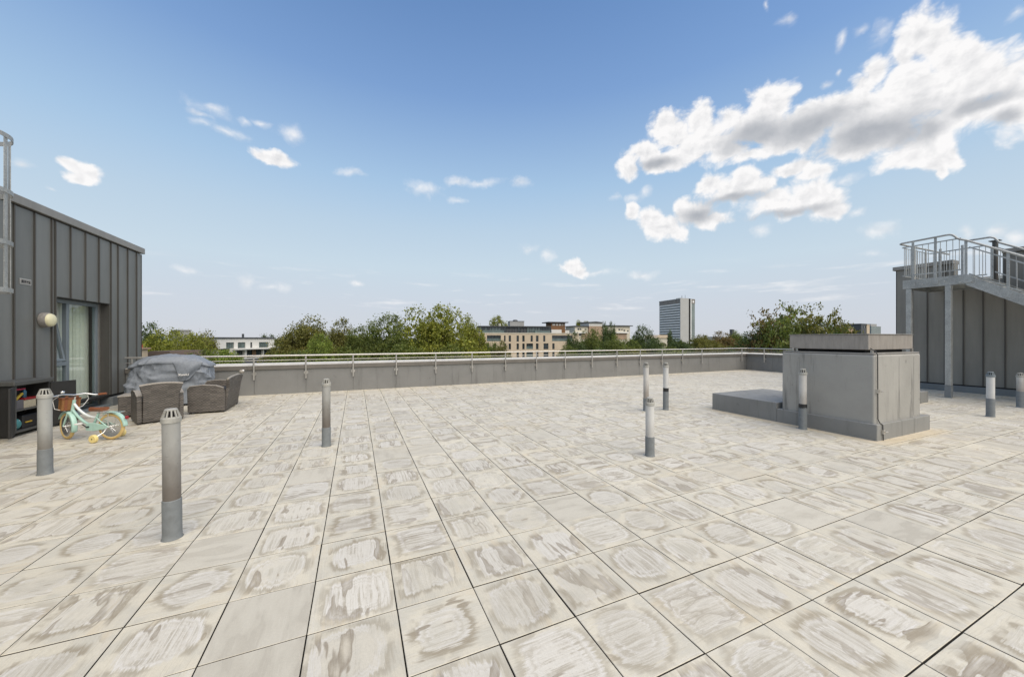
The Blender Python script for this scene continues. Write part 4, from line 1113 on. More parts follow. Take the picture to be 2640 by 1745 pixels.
def inside(name, m_, mt, label, cat, b=.004, smooth=False):
    o = m_.build(name, M[mt] if isinstance(mt, str) else mt, None, b, smooth=smooth); o.location = (-4.98, 8.5, 0)
    return tag(o, label, cat)
inside('storage_box', MB().box(-.12, .09, -.28, -.10, .417, .56), simple('grey_box', (.11, .105, .11), .6), 'plain grey box on the upper shelf of the cabinet', 'box')
inside('storage_box', MB().box(-.12, .08, -.085, .16, .417, .545), simple('speckled_card', (.42, .37, .26), .8, 0, .35, 60.), 'speckled cream carton on the upper shelf of the cabinet', 'box')
inside('tray', MB().box(-.12, .09, -.08, .17, .5465, .58), 'red', 'red tray lying on the cream carton in the cabinet', 'tray')
inside('hand_tool', MB().bar((.03, -.16, .562), (.05, -.06, .66), .026, .03), simple('yellow_plastic', (.45, .32, .03), .45), 'yellow handled tool leaning on the grey box in the cabinet', 'tool')
inside('spray_can', MB().lathe([(.026, .582), (.028, .586), (.028, .68), (.018, .70), (.012, .715), (.0001, .716)], 16, Matrix.Translation((.02, .02, 0))), simple('teal_can', (.05, .14, .20), .3, .3), 'blue can standing on the red tray in the cabinet', 'can', 0, True)
inside('folded_cloth', MB().box(-.12, .10, -.30, -.08, .72, .745), simple('crimson_cloth', (.26, .02, .05), .8), 'crimson cloth at the top of the cabinet just under its lid', 'cloth')
inside('tool_case', MB().box(-.13, .08, -.10, .28, .0915, .30), 'black', 'black tool case on the cabinet floor beside the patterned bag', 'case', .012)
inside('case_latch', MB().box(.081, .10, -.07, .05, .18, .20), simple('yellow_latch', (.45, .30, .03), .5), 'small yellow strap hanging in front of the black tool case', 'strap')
bagm, BN, bb = mat('patterned_bag'); tcb = BN.node('ShaderNodeTexCoord').outputs['Object']
vo_ = BN.node('ShaderNodeTexVoronoi'); BN.put(vo_.inputs['Vector'], tcb); vo_.inputs['Scale'].default_value = 26
BN.put(bb.inputs['Base Color'], BN.mix(BN.smooth(vo_.outputs['Distance'], .22, .34), (.62, .70, .66), (.05, .20, .21)))
bg_ = MB().sphere((0.02, -.205, .185), .095, 20, 14, (1.0, .95, 1.05))
inside('fabric_bag', bg_, bagm, 'teal and white patterned bag on the floor of the cabinet', 'bag', 0, True)
hb2 = thing('holdall', (-4.82, 9.18, 0), 'dark olive holdall with a looped strap slumped beside the glazed door behind the bicycle', 'bag', .3)
MB().sphere((0, 0, .10), .15, 18, 12, (1.1, .8, .72)).build('body', simple('olive_cloth', (.10, .10, .07), .85, 0, .3, 12., .4, 40.), hb2, smooth=True)
MB().sphere((.02, -.03, .24), .10, 16, 10, (1., .7, .75)).build('flap', M['black'], hb2, smooth=True)
MB().tube([(.05 * math.cos(a) - .02, -.10, .29 + .09 * math.sin(a)) for a in [2 * math.pi * k / 18 for k in range(18)]], .008, 6, closed=True).build('strap', M['cabtrim'], hb2, smooth=True)

# ================================================================== BEYOND THE TERRACE
GZ = -15.0
gm, GN, gb = mat('distant_ground')
gp = GN.node('ShaderNodeNewGeometry').outputs['Position']
gn = GN.noise(gp, .03, 5., .6)
GN.put(gb.inputs['Base Color'], GN.mix(GN.smooth(gn, .45, .55), (.05, .065, .025), (.09, .088, .08))); gb.inputs['Roughness'].default_value = .9
tag(MB().add([(-6000, -3000, GZ), (9000, -3000, GZ), (9000, 9000, GZ), (-6000, 9000, GZ)], [(0, 1, 2, 3)]).build('ground', gm), kind='structure')
# the block the terrace stands on
tag(MB().box(-11.9, 25.9, -5.9, 12.0, GZ + .01, -.61).build('building_block', M['parapet']), kind='structure')

LEAF = leaf_material('leaves'); BARK = simple('bark', (.055, .045, .035), .9, 0, .3, 6.)
def crown_mesh(name, seed, lobes, nclump, nleaf, lsize, spread=.36, sprig=0.):
    """leaf quads gathered in clumps that sit on the lobes of a crown; nominal radius 1, z 0..2"""
    r = np.random.RandomState(seed)
    L = []
    for k in range(lobes):
        a = r.uniform(0, 2*np.pi); rad = .78 * np.sqrt(r.uniform(0, 1)); z = r.uniform(.25, 1.55)
        rad *= np.sqrt(max(.1, 1 - ((z - .85) / 1.0) ** 2)); s = r.uniform(.28, .46)
        L.append((rad*np.cos(a), rad*np.sin(a), z, s))
    L += [(0, 0, .9, .55), (0, 0, 1.45, .42), (.2, .1, .5, .5), (-.25, -.05, .55, .5)]
    L += [(.6*np.cos(a), .6*np.sin(a), .75, .42) for a in np.arange(6) * 1.047]
    L = np.array(L); w = L[:, 3] ** 2; w /= w.sum()
    idx = r.choice(len(L), nclump, p=w)
    d = r.normal(size=(nclump, 3)); d[:, 2] = d[:, 2] * .8 + .25; d /= np.linalg.norm(d, axis=1)[:, None]
    rr = .68 + .34 * r.uniform(0, 1, nclump) ** .6
    rr += sprig * (r.uniform(0, 1, nclump) ** 4)
    cen = L[idx, :3] + d * (L[idx, 3] * rr)[:, None]
    n = nclump * nleaf
    csz = np.repeat(r.uniform(.55, 1.25, nclump), nleaf)
    P = np.repeat(cen, nleaf, 0) + r.normal(size=(n, 3)) * (spread * .22 * csz)[:, None] * np.array([1, 1, .75])
    q_ = np.percentile(np.hypot(P[:, 0], P[:, 1]), 90); P[:, :2] /= q_
    z0_, z1_ = np.percentile(P[:, 2], [2, 99]); P[:, 2] = (P[:, 2] - z0_) / (z1_ - z0_) * 1.9
    nor = r.normal(size=(n, 3)) + np.repeat(d, nleaf, 0) * .6 + np.array([0, 0, .5]); nor /= np.linalg.norm(nor, axis=1)[:, None]
    t = np.cross(nor, r.normal(size=(n, 3))); t /= np.linalg.norm(t, axis=1)[:, None]; b = np.cross(nor, t)
    s = (lsize * r.uniform(.6, 1.35, n))[:, None]
    ni = 1500 if not sprig else 350                                    # bigger sprays deep inside the crown
    ii = r.choice(len(L), ni, p=w); di = r.normal(size=(ni, 3)); di /= np.linalg.norm(di, axis=1)[:, None]
    Pi = (L[ii, :3] + di * (L[ii, 3] * .72 * r.uniform(0, 1, ni) ** .4)[:, None]); Pi[:, :2] /= q_; Pi[:, 2] = (Pi[:, 2] - z0_) / (z1_ - z0_) * 1.9
    nori = r.normal(size=(ni, 3)); nori /= np.linalg.norm(nori, axis=1)[:, None]
    P = np.concatenate([P, Pi]); nor = np.concatenate([nor, nori]); ti = np.cross(nori, r.normal(size=(ni, 3))); ti /= np.linalg.norm(ti, axis=1)[:, None]
    t = np.concatenate([t, ti]); b = np.concatenate([b, np.cross(nori, ti)]); s = np.concatenate([s, lsize * 2.4 * r.uniform(.7, 1.3, (ni, 1))]); n += ni
    V = np.empty((n, 4, 3))
    V[:, 0] = P - t*s; V[:, 1] = P + b*s*.55 + nor*s*.12; V[:, 2] = P + t*s; V[:, 3] = P - b*s*.55 + nor*s*.12
    me = bpy.data.meshes.new(name)
    me.vertices.add(n*4); me.vertices.foreach_set('co', V.reshape(-1))
    me.loops.add(n*4); me.loops.foreach_set('vertex_index', np.arange(n*4, dtype=np.int32))
    me.polygons.add(n); me.polygons.foreach_set('loop_start', np.arange(0, n*4, 4, dtype=np.int32)); me.polygons.foreach_set('loop_total', np.full(n, 4, dtype=np.int32))
    me.update(); me.validate(); me.materials.append(LEAF)
    return me
def trunk_mesh(seed):
    r = random.Random(seed); m_ = MB()
    m_.tube([(0, 0, -2.2), (.01, .0, -1), (.0, .02, 0), (.02, 0, .7), (0, .02, 1.3)], [.075, .06, .05, .035, .012], 8)
    for k in range(9):
        a = r.uniform(0, 6.28); z = r.uniform(-.1, .9); l = r.uniform(.45, .8); up = r.uniform(.25, .7)
        p0 = Vector((0, 0, z)); p2 = p0 + Vector((math.cos(a) * l, math.sin(a) * l, up)); p1 = (p0 + p2) / 2 + Vector((0, 0, -.06))
        m_.tube([p0, p1, p2], [.026, .016, .005], 5)
        for q in range(2):
            a2 = a + r.uniform(-.9, .9); m_.tube([p1, p1 + Vector((math.cos(a2) * .32, math.sin(a2) * .32, r.uniform(.1, .4)))], [.011, .003], 4)
    o = m_.build('trunk', BARK, None, smooth=True); me = o.data; bpy.data.objects.remove(o); return me
CROWNS = [crown_mesh('crown', 11 + k, 16, 560, 56, .030, .36) for k in range(5)]
CROWNS += [crown_mesh('crown', 31 + k, 11, 200, 26, .040, .32, .6) for k in range(2)]       # loose crowns
CROWNS += [crown_mesh('crown', 51, 7, 330, 50, .036, .32)]
TRUNKS = [trunk_mesh(k) for k in range(3)]
def tree(pxc, pytop, Z, wpx, col, var, label, hm=None, name='tree', cat='tree', group='trees beyond the parapet', wide=1.):
    top = at(pxc, pytop, Z); rad = wpx * Z / FPX / 2 * 1.10
    hm = hm or rad * 2.1
    t = thing(name, (top.x, top.y, GZ), label, cat, RND.uniform(0, 6.28), group)
    c = obj('crown', CROWNS[var], None, t)
    base = top.z - hm - GZ
    c.location = (0, 0, base); c.scale = (rad, rad, hm / 1.92)
    c.color = (*col, 1)
    tr = obj('trunk', TRUNKS[var % 3], BARK, t); tr.location = (0, 0, base); tr.scale = (rad * .8, rad * .8, max(base / 2.2, hm / 2.1) if base > 0 else hm / 2.1)
    tr.scale = (rad * .75, rad * .75, hm / 1.92)
    if base > hm * 1.1:
        s_ = MB().tube([(0, 0, 0), (0, 0, base - hm * .9)], [rad * .075, rad * .06], 8).build('lower_trunk', BARK, t, smooth=True)
    return t
YG, MG, DG, OL, BR, LG = (.205, .222, .042), (.128, .158, .042), (.074, .106, .038), (.150, .148, .042), (.165, .122, .050), (.180, .232, .050)
T = tree
# left, behind the barbecue
T(378, 846, 78, 90, DG, 0, 'dark green tree right behind the corner of the clad penthouse', 13)
T(432, 858, 55, 125, YG, 1, 'yellow green tree behind the covered barbecue', 9)
T(490, 868, 52, 95, YG, 2, 'olive yellow tree just left of the white house front', 9)
T(520, 870, 56, 80, OL, 3, 'golden topped tree overlapping the left end of the white house', 9)
T(580, 908, 46, 105, LG, 4, 'bright green low tree in front of the white house, under the handrail', 6)
T(520, 915, 42, 120, MG, 0, 'mid green bushy tree directly behind the barbecue cover', 6)
T(692, 868, 120, 60, DG, 1, 'dark tree beside the right end of the white house', 12)
# centre
T(742, 872, 50, 95, OL, 2, 'small golden brown tree at the left end of the central tree row', 8)
T(790, 836, 52, 135, OL, 3, 'brown green tree with a rounded top left of the central row', 10)
T(884, 836, 56, 92, OL, 0, 'narrow olive tree second in the central row', 10)
T(935, 848, 54, 85, MG, 4, 'lower dark olive tree in the middle of the central row', 9)
T(1005, 822, 52, 125, MG, 1, 'green tree left beside the tallest yellow green tree', 10)
T(1125, 800, 48, 165, YG, 2, 'tallest yellow green tree in the middle of the skyline', 11)
T(1213, 832, 56, 80, YG, 3, 'yellow green tree touching the left end of the tan apartment block', 10)
T(830, 868, 44, 62, LG, 4, 'light green young tree in front of the brown green tree', 7)
T(905, 905, 46, 160, MG, 0, 'dark low tree below the central row, behind the rail', 6)
T(1040, 895, 42, 150, MG, 1, 'low leafy green tree below the tallest tree, behind the rail', 6)
T(760, 912, 42, 130, MG, 2, 'low green tree behind the rail at the left of the central row', 6)
T(1160, 900, 44, 130, MG, 3, 'low green tree at the foot of the tallest yellow green tree', 6)
# in front of and behind the apartments
T(1258, 888, 72, 66, MG, 4, 'bushy green tree in front of the left end of the tan apartments', 7)
T(1298, 886, 70, 50, OL, 0, 'smaller bushy tree hiding the lower left windows of the tan apartments', 7)
T(1283, 819, 175, 58, YG, 1, 'tree top rising behind the dark top floor of the tan apartments', 14)
T(1375, 926, 75, 80, MG, 2, 'low bush at the foot of the tan apartments under the rail', 5)
T(1494, 829, 215, 22, YG, 3, 'small tree top left behind the white tower of the cream flats', 10, 'tree')
T(1512, 830, 220, 22, YG, 4, 'small tree top touching the white tower of the cream flats', 10)
T(1476, 866, 66, 62, DG, 0, 'dark green tree at the right end of the tan apartments', 8)
T(1462, 895, 60, 60, MG, 1, 'low leafy tree right of the lowest tan apartment windows', 6)
T(1525, 855, 72, 52, MG, 2, 'mid green tree in front of the brick part of the cream flats', 9)
T(1560, 842, 92, 38, DG, 7, 'dark slender tree in front of the middle of the cream flats', 11)
T(1578, 840, 95, 32, DG, 0, 'dark slender tree with a pointed top before the cream flats', 11)
T(1588, 876, 62, 78, MG, 3, 'round green tree below the cream flats', 8)
T(1628, 880, 66, 60, MG, 4, 'green tree right below the white balcony of the cream flats', 8)
T(1655, 847, 82, 62, DG, 1, 'dark tree left of the grey office tower', 11)
T(1688, 876, 78, 66, DG, 2, 'dark low tree under the left half of the office tower', 8)
T(1727, 858, 100, 24, DG, 7, 'slim dark tree in front of the striped office tower', 9)
T(1756, 882, 82, 70, DG, 3, 'dark tree below the right corner of the office tower', 8)
T(1810, 868, 105, 66, OL, 4, 'olive tree right of the office tower', 10)
T(1858, 862, 125, 80, BR, 0, 'russet tinted tree between the tower and the tall loose tree', 11)
T(1838, 888, 70, 90, OL, 1, 'low russet green tree behind the far rail', 7)
T(1912, 886, 66, 80, DG, 2, 'low dark tree at the left foot of the tall loose tree', 7)
T(1900, 860, 150, 50, MG, 3, 'far tree top beside the small grey chimney tower', 11)
# loose tall tree on the right
T(1962, 803, 36, 110, BR, 5, 'loose reddish tree with sparse twigs against the sky', 8)
T(2030, 796, 34, 120, MG, 6, 'tall loose tree with bare twigs at its top, left of the vent hood', 8)
T(2098, 790, 36, 130, OL, 5, 'tall golden brown loose tree behind the vent hood', 8)
T(2150, 806, 38, 80, OL, 6, 'loose brown tree at the right end of the tall clump', 7)
T(2000, 838, 37, 150, DG, 4, 'dense dark lower crown inside the loose right hand clump', 7)
T(2090, 832, 39, 160, DG, 2, 'dense dark crown behind the metal hood of the vent shaft', 7)
# filler low trees behind the rail
for k, (px, py, Z, w_) in enumerate([(1290, 925, 62, 90), (1540, 905, 52, 120), (1640, 905, 54, 120), (1740, 905, 56, 120), (1960, 900, 50, 120), (680, 925, 60, 50)]):
    T(px, py, Z, w_, (MG, DG, OL)[k % 3], k % 5, ['low green tree in front of the tan flats, seen through the rail', 'low tree under the cream flats, seen through the rail',
      'low dark tree left of the tower, seen through the rail', 'low tree right under the office tower, seen through the rail', 'low tree under the loose clump, seen through the rail', 'low bush beside the white house, seen through the rail'][k], 6)

# far wood
r = np.random.RandomState(5); nb = 760; nq = 60
Z = 150 + 900 * r.uniform(0, 1, nb) ** 1.3; pxx = r.uniform(-500, 3300, nb)
P = []
for k in range(nb):
    y = 876 - 6 * r.uniform(0, 1) * min(1, Z[k] / 500) + 5 * max(0, 1 - Z[k] / 400)
    p = at(pxx[k], y, Z[k]); rad = r.uniform(4, 8) * (1 + Z[k] / 1500)
    q = r.normal(size=(nq, 3)); q /= np.linalg.norm(q, axis=1)[:, None]; q[:, 2] = np.abs(q[:, 2]) * 1.0 - .25
    P.append(np.array(p) - np.array([0, 0, rad * .9]) + q * rad * r.uniform(.75, 1.05, (nq, 1)))
P = np.concatenate(P); n = len(P)
nor = r.normal(size=(n, 3)) + np.array([0, 0, .6]); nor /= np.linalg.norm(nor, axis=1)[:, None]
tt = np.cross(nor, r.normal(size=(n, 3))); tt /= np.linalg.norm(tt, axis=1)[:, None]; bb_ = np.cross(nor, tt)
s = np.repeat((1.0 + Z / 700), nq)[:, None] * r.uniform(.7, 1.3, (n, 1))
Vv = np.stack([P - tt*s, P + bb_*s, P + tt*s, P - bb_*s], 1)
me = bpy.data.meshes.new('distant_woodland'); me.from_pydata(Vv.reshape(-1, 3).tolist(), [], [(4*i, 4*i+1, 4*i+2, 4*i+3) for i in range(n)]); me.materials.append(LEAF)
fw = tag(obj('distant_woodland', me), kind='stuff'); fw.color = (.075, .085, .04, 1)

# ------------------------------------------------------------------ far buildings
class Fac:
    """a facade seen between two pixel columns at given distances"""
    def __init__(s, pa, Za, pb, Zb):
        s.A = at(pa, HYP, Za).xy; s.B = at(pb, HYP, Zb).xy; s.e = (s.B - s.A).normalized(); s.w = (s.B - s.A).length
        s.rz = math.atan2(s.e.y, s.e.x)
    def _s(s, px):
        d = at(px, HYP, 1.0).xy; den = d.x * s.e.y - d.y * s.e.x
        sdist = (s.A.x * s.e.y - s.A.y * s.e.x) / den
        return (d * sdist - s.A).dot(s.e), sdist
    def x(s, px): return s._s(px)[0]
    def z(s, px, py): return CAM_H - (py - HYP) / FPX * s._s(px)[1] - GZ
    def thing(s, name, label, cat, group=None): return thing(name, (s.A.x, s.A.y, GZ), label, cat, s.rz, group)

def wall_with_holes(x0, x1, z0, z1, holes, y0=0., y1=.35):
    xs = sorted({x0, x1, *[h[0] for h in holes], *[h[1] for h in holes]}); zs = sorted({z0, z1, *[h[2] for h in holes], *[h[3] for h in holes]})
    xs = [q for q in xs if x0 <= q <= x1]; zs = [q for q in zs if z0 <= q <= z1]
    m_ = MB(); V = {}
    def vid(x, y, z):
        k = (round(x, 4), round(y, 4), round(z, 4))
        if k not in V: V[k] = len(m_.v); m_.v.append((x, y, z))
        return V[k]
    solid = lambda i, j: 0 <= i < len(xs)-1 and 0 <= j < len(zs)-1 and not any(h[0] - 1e-4 <= xs[i] and xs[i+1] <= h[1] + 1e-4 and h[2] - 1e-4 <= zs[j] and zs[j+1] <= h[3] + 1e-4 for h in holes)
    for i in range(len(xs)-1):
        for j in range(len(zs)-1):
            if not solid(i, j): continue
            a, b, c, d = xs[i], xs[i+1], zs[j], zs[j+1]
            m_.f.append((vid(a,y0,c), vid(b,y0,c), vid(b,y0,d), vid(a,y0,d)))
            if not solid(i-1, j): m_.f.append((vid(a,y0,c), vid(a,y0,d), vid(a,y1,d), vid(a,y1,c)))
            if not solid(i+1, j): m_.f.append((vid(b,y0,c), vid(b,y1,c), vid(b,y1,d), vid(b,y0,d)))
            if not solid(i, j-1): m_.f.append((vid(a,y0,c), vid(a,y1,c), vid(b,y1,c), vid(b,y0,c)))
            if not solid(i, j+1): m_.f.append((vid(a,y0,d), vid(b,y0,d), vid(b,y1,d), vid(a,y1,d)))
    return m_
M['winglass'] = simple('window_glass', (.035, .045, .048), .08, 0, .3, .6, spec=.8)
M['greenglass'] = simple('greenish_glass', (.11, .145, .138), .12, 0, .4, .8, spec=.8)
M['brick'] = simple('buff_brick', (.52, .43, .315), .85, 0, .10, .5, dirt=((.45, .35, .24), .3))
M['redbrick'] = simple('brown_brick', (.36, .26, .18), .85, 0, .12, .5)
M['render'] = simple('white_render', (.66, .65, .61), .8, 0, .05, .4)
M['cream'] = simple('cream_render', (.56, .52, .42), .8, 0, .08, .5)
M['slate'] = simple('slate_grey', (.07, .075, .08), .6, .1, .15, .8)
M['greyrender'] = simple('grey_panel', (.30, .30, .29), .7, 0, .08, .4)
def window(parent, x0, x1, z0, z1, y=.22, gl='winglass', fm='slate', bars=1):
    w_ = MB(); t = .06
    w_.box(x0, x0+t, y-.05, y, z0, z1).box(x1-t, x1, y-.05, y, z0, z1).box(x0+t, x1-t, y-.05, y, z0, z0+t).box(x0+t, x1-t, y-.05, y, z1-t, z1)
    for k in range(1, bars + 1):
        xm = lerp(x0, x1, k / (bars + 1)); w_.box(xm-.03, xm+.03, y-.05, y, z0+t, z1-t)
    o = w_.build('window', M[fm], parent)
    MB().box(x0, x1, y+.001, y+.02, z0, z1).build('pane', M[gl], o)
    return o

# white modern house
F_w = Fac(566, 90, 707, 108)
H = F_w.thing('white_house', 'white flat roofed modern house with wide windows behind the left trees', 'house')
zk = .07653
wx = lambda c: F_w.x(560 + c * zk)
wz = lambda r, c=1200: F_w.z(560 + c * zk, 840 + r * zk)
W1 = F_w.w
ups = [(wx(a), wx(b), wz(738), wz(550)) for a, b in ((300, 570), (695, 955), (1118, 1188), (1408, 1730))]
zt, zm = wz(430), wz(742)
wall_with_holes(0, W1, zm, zt, ups).build('upper_wall', M['render'], H)
for k, h_ in enumerate(ups): window(H, *h_, gl='greenglass' if k != 2 else 'winglass', bars=(3, 3, 0, 4)[k])
MB().box(-.2, W1 + .2, -.25, 9, zt + .002, zt + .35).build('roof', M['slate'], H)
MB().box(.01, W1 - .01, .36, 8.8, 0, zt).build('core', M['dark'], H)
MB().box(W1 - .36, W1, .351, 8.9, zm, zt).build('side_wall', M['render'], H); MB().box(0, .35, .351, 8.9, 0, zt).build('side_wall', M['render'], H)
MB().box(wx(1215), wx(1240), 3, 3.5, zt + .351, zt + 1.35).build('chimney', M['slate'], H)
zl = wz(1060); zl2 = wz(815)
lows = [(wx(600), wx(875), zl, zl2), (wx(940), wx(1500), zl, wz(785)), (wx(1520), wx(1835), zl, zl2)]
wall_with_holes(wx(430), wx(1930), zl - .3, zm - .38, lows, -.5, .3).build('lower_wall', M['render'], H)
MB().box(wx(430), wx(2080), -1.6, .35, zm - .36, zm - .002).build('balcony_slab', M['render'], H)
for k, h_ in enumerate(lows): window(H, *h_, y=.25, bars=(2, 3, 1)[k])
MB().box(wx(1190), wx(1320), .10, .19, zl, wz(800)).build('door', M['wood'], H)
MB().box(wx(430), wx(1930), -.5, .34, 0, zl - .302).build('base_wall', M['slate'], H)
gpn = wall_with_holes(W1 + .1, W1 + 3.0, 0, zm - .5, [], 1., 1.3).build('side_wing', M['render'], H)
MB().prism([(W1 + .1, zm - .5), (W1 + 3.0, zm - .5), (W1 + 1.0, zm + .9)], 1., 6.).build('gable', M['render'], H)

# tan apartment block
F_a = Fac(1222, 134, 1492, 142)
A = F_a.thing('apartment_block', 'buff brick apartment block with a dark glazed top floor in the middle distance', 'apartment building')
ak = .09275
axx = lambda c: F_a.x(1220 + c * ak)
azz = lambda r_: F_a.z(1350, 810 + r_ * ak)
rows = [(762, 592), (978, 812), (1192, 1030), (1410, 1250)]
cols = [(985, 1050), (1205, 1270), (1365, 1430), (1745, 1815)]
holes = []; wins = []
def hole(c0_, c1_, r0, r1, bars=0): 
    h_ = (axx(c0_), axx(c1_), azz(r0), azz(r1)); holes.append(h_); wins.append((h_, bars))
for ri, (r0, r1) in enumerate(rows):
    for c_ in cols: hole(*c_, r0, r1)
    hole(855, 900 if ri == 0 else 915, r0, r1)
    if ri == 0:
        hole(380, 770, 750, 588, 4); hole(60, 290, 750, 588, 2); hole(1595, 1655, r0, r1); hole(1945, 2005, r0, r1); hole(2190, 2760, 750, 588, 6)
    else:
        hole(1478, 1662, r0 - 10, r1, 2); hole(1955, 2092, r0, r1, 1); hole(2197, 2262, r0, r1); hole(565, 635, r0, r1); hole(300, 430, r0, r1, 1)
ztan = azz(540)
wall_with_holes(0, F_a.w, 0, ztan, holes, 0, .45).build('brick_wall', M['brick'], A)
MB().box(-.12, F_a.w + .12, -.1, .5, ztan + .002, ztan + .3).build('parapet_band', M['cream'], A)
MB().box(.01, F_a.w - .01, .46, 14, 0, ztan - .05).build('core', M['dark'], A)
MB().box(0, .3, .461, 14, 0, ztan).build('side_wall', M['brick'], A); MB().box(F_a.w - .3, F_a.w, .461, 14, 0, ztan).build('side_wall', M['brick'], A)
for h_, bars in wins:
    window(A, *h_, y=.34 if h_[1] - h_[0] < 4 else .42, bars=bars)
    if h_[1] - h_[0] > 2.2: MB().box(h_[0] + .01, h_[1] - .01, .06, .09, h_[2] + .01, h_[2] + 1.05).build('balcony_glass', M['greenglass'], A)
z0, z1 = azz(528), azz(352)
MB().box(axx(190), axx(2160), 1.8, 12, ztan + .005, z1).build('top_floor', M['slate'], A)
cx = axx(200); k = 0
rr_ = random.Random(3)
while cx < axx(2130):
    w_ = rr_.uniform(.75, 1.3)
    inner = axx(880) < cx < axx(1560)
    MB().box(cx, cx + w_ - .14, 1.7, 1.78, z0 + .1, z1 - .15).build('top_glass', M['slate' if inner and rr_.random() < .6 else ('greenglass' if rr_.random() < .55 else 'winglass')], A)
    MB().box(cx + w_ - .12, cx + w_ - .02, 1.5, 1.79, z0, z1).build('fin', M['slate'], A)
    cx += w_
MB().box(axx(170), axx(2180), .9, 12.5, z1 + .002, z1 + .34).build('roof', M['slate'], A)
for a_, b_ in ((240, 860), (1720, 2150)):
    MB().box(axx(a_), axx(b_), .30, .33, ztan + .301, ztan + 1.25).build('terrace_glass', M['greenglass'], A)
MB().box(axx(1075), axx(1480), 4, 8, z1 + .345, azz(185)).build('roof_plant', M['greyrender'], A)
MB().box(axx(1065), axx(1490), 3.9, 8.1, azz(185) + .002, azz(185) + .12).build('plant_lid', M['slate'], A)
MB().lathe([(1.05, 0), (1.0, .3), (.75, .55), (.0001, .65)], 20, Matrix.Translation((axx(1255), 6, azz(185) + .122))).build('roof_dome', M['slate'], A, smooth=True)
for c_ in (770, 805): MB().box(axx(c_), axx(c_ + 18), 5, 5.2, z1 + .345, azz(245)).build('roof_vent', M['render'], A)

# brown penthouse behind
F_p = Fac(1421, 158, 1457, 160)
Bp = F_p.thing('brown_penthouse', 'brown timber clad roof pavilion with a flat overhanging roof right behind the tan apartments', 'building')
bk2 = lambda c: F_p.x(1420 + c * ak); bz2 = lambda r_: F_p.z(1440, 810 + r_ * ak)
M['timber'] = simple('timber_cladding', (.17, .085, .035), .75, 0, .15, .7)
hs = [(bk2(45), bk2(130), bz2(322), bz2(262)), (bk2(140), bk2(215), bz2(322), bz2(262)), (bk2(225), bk2(300), bz2(322), bz2(262)), (bk2(312), bk2(345), bz2(322), bz2(262)), (bk2(357), bk2(388), bz2(322), bz2(262))]
wall_with_holes(0, F_p.w, 0, bz2(240), hs, 0, .3).build('wall', M['timber'], Bp)
MB().box(.0, F_p.w, .301, 6, 0, bz2(240)).build('core', M['timber'], Bp)
for h_ in hs: window(Bp, *h_, y=.2, gl='render', fm='timber', bars=0)
MB().box(-1.6, F_p.w + 1.2, -1., 7, bz2(240) + .002, bz2(215)).build('roof', M['slate'], Bp)
MB().box(-.5, bk2(260), -1.5, -.1, bz2(560), bz2(432)).build('low_annex', M['render'], Bp)
MB().box(bk2(415), bk2(545), 1., 5, bz2(560), bz2(430)).build('annex', M['render'], Bp); MB().box(bk2(410), bk2(555), .8, 5.2, bz2(430) + .002, bz2(412)).build('annex_roof', M['slate'], Bp)

# cream flats
F_c = Fac(1482, 188, 1624, 200)
C = F_c.thing('cream_flats', 'cream and brick block of flats with stepped flat roofs and a white tower', 'apartment building')
cxx = lambda c: F_c.x(1420 + c * ak); czz = lambda r_: F_c.z(1550, 810 + r_ * ak)
hl = [(cxx(745), cxx(800), czz(450), czz(395)), (cxx(812), cxx(850), czz(450), czz(395)), (cxx(945), cxx(985), czz(445), czz(410)), (cxx(765), cxx(845), czz(600), czz(545))]
wall_with_holes(0, cxx(1038), 0, czz(350), hl).build('left_wall', M['cream'], C)
MB().box(.01, cxx(1038), .36, 10, 0, czz(350)).build('left_core', M['cream'], C)
for h_ in hl: window(C, *h_, fm='greyrender', bars=1)
MB().box(-.6, cxx(1038), -.7, 10.5, czz(350) + .002, czz(330)).build('left_roof', M['slate'], C)
MB().box(-1.9, cxx(950), -1.2, -.01, czz(535), czz(497)).build('left_balcony', M['render'], C)
MB().box(cxx(850), cxx(1037), -.35, -.002, czz(690), czz(540)).build('brick_bay', M['redbrick'], C)
MB().box(cxx(1040), cxx(1415), -.8, 8, 0, czz(335)).build('tower_brick', M['redbrick'], C)
MB().box(cxx(1038), cxx(1417), -.82, 8.02, czz(335) + .002, czz(242)).build('tower_top', M['render'], C)
MB().box(cxx(990), cxx(1425), -1.6, 9, czz(242) + .002, czz(222)).build('tower_roof', M['slate'], C)
MB().prism([(cxx(1040), czz(222) + .003), (cxx(1400), czz(222) + .003), (cxx(1230), czz(205))], -1, 8).build('tower_ridge', M['slate'], C)
hr = [(cxx(1880), cxx(1935), czz(445), czz(400)), (cxx(2020), cxx(2070), czz(470), czz(425)), (cxx(2120), cxx(2165), czz(480), czz(440)), (cxx(1960), cxx(2000), czz(445), czz(405))]
wall_with_holes(cxx(1417), F_c.w, 0, czz(325), hr).build('right_wall', M['cream'], C)
MB().box(cxx(1418), F_c.w - .01, .36, 10, 0, czz(325)).build('right_core', M['cream'], C)
for h_ in hr: window(C, *h_, fm='greyrender', bars=0)
MB().box(cxx(1405), F_c.w + 1.4, -.9, 10.5, czz(325) + .002, czz(302)).build('right_roof', M['slate'], C)
MB().box(cxx(1785), cxx(2125), -1.3, -.01, czz(525), czz(485)).build('right_balcony', M['render'], C)
MB().box(cxx(1790), cxx(2100), -.35, -.02, czz(700), czz(530)).build('brick_bay', M['redbrick'], C)

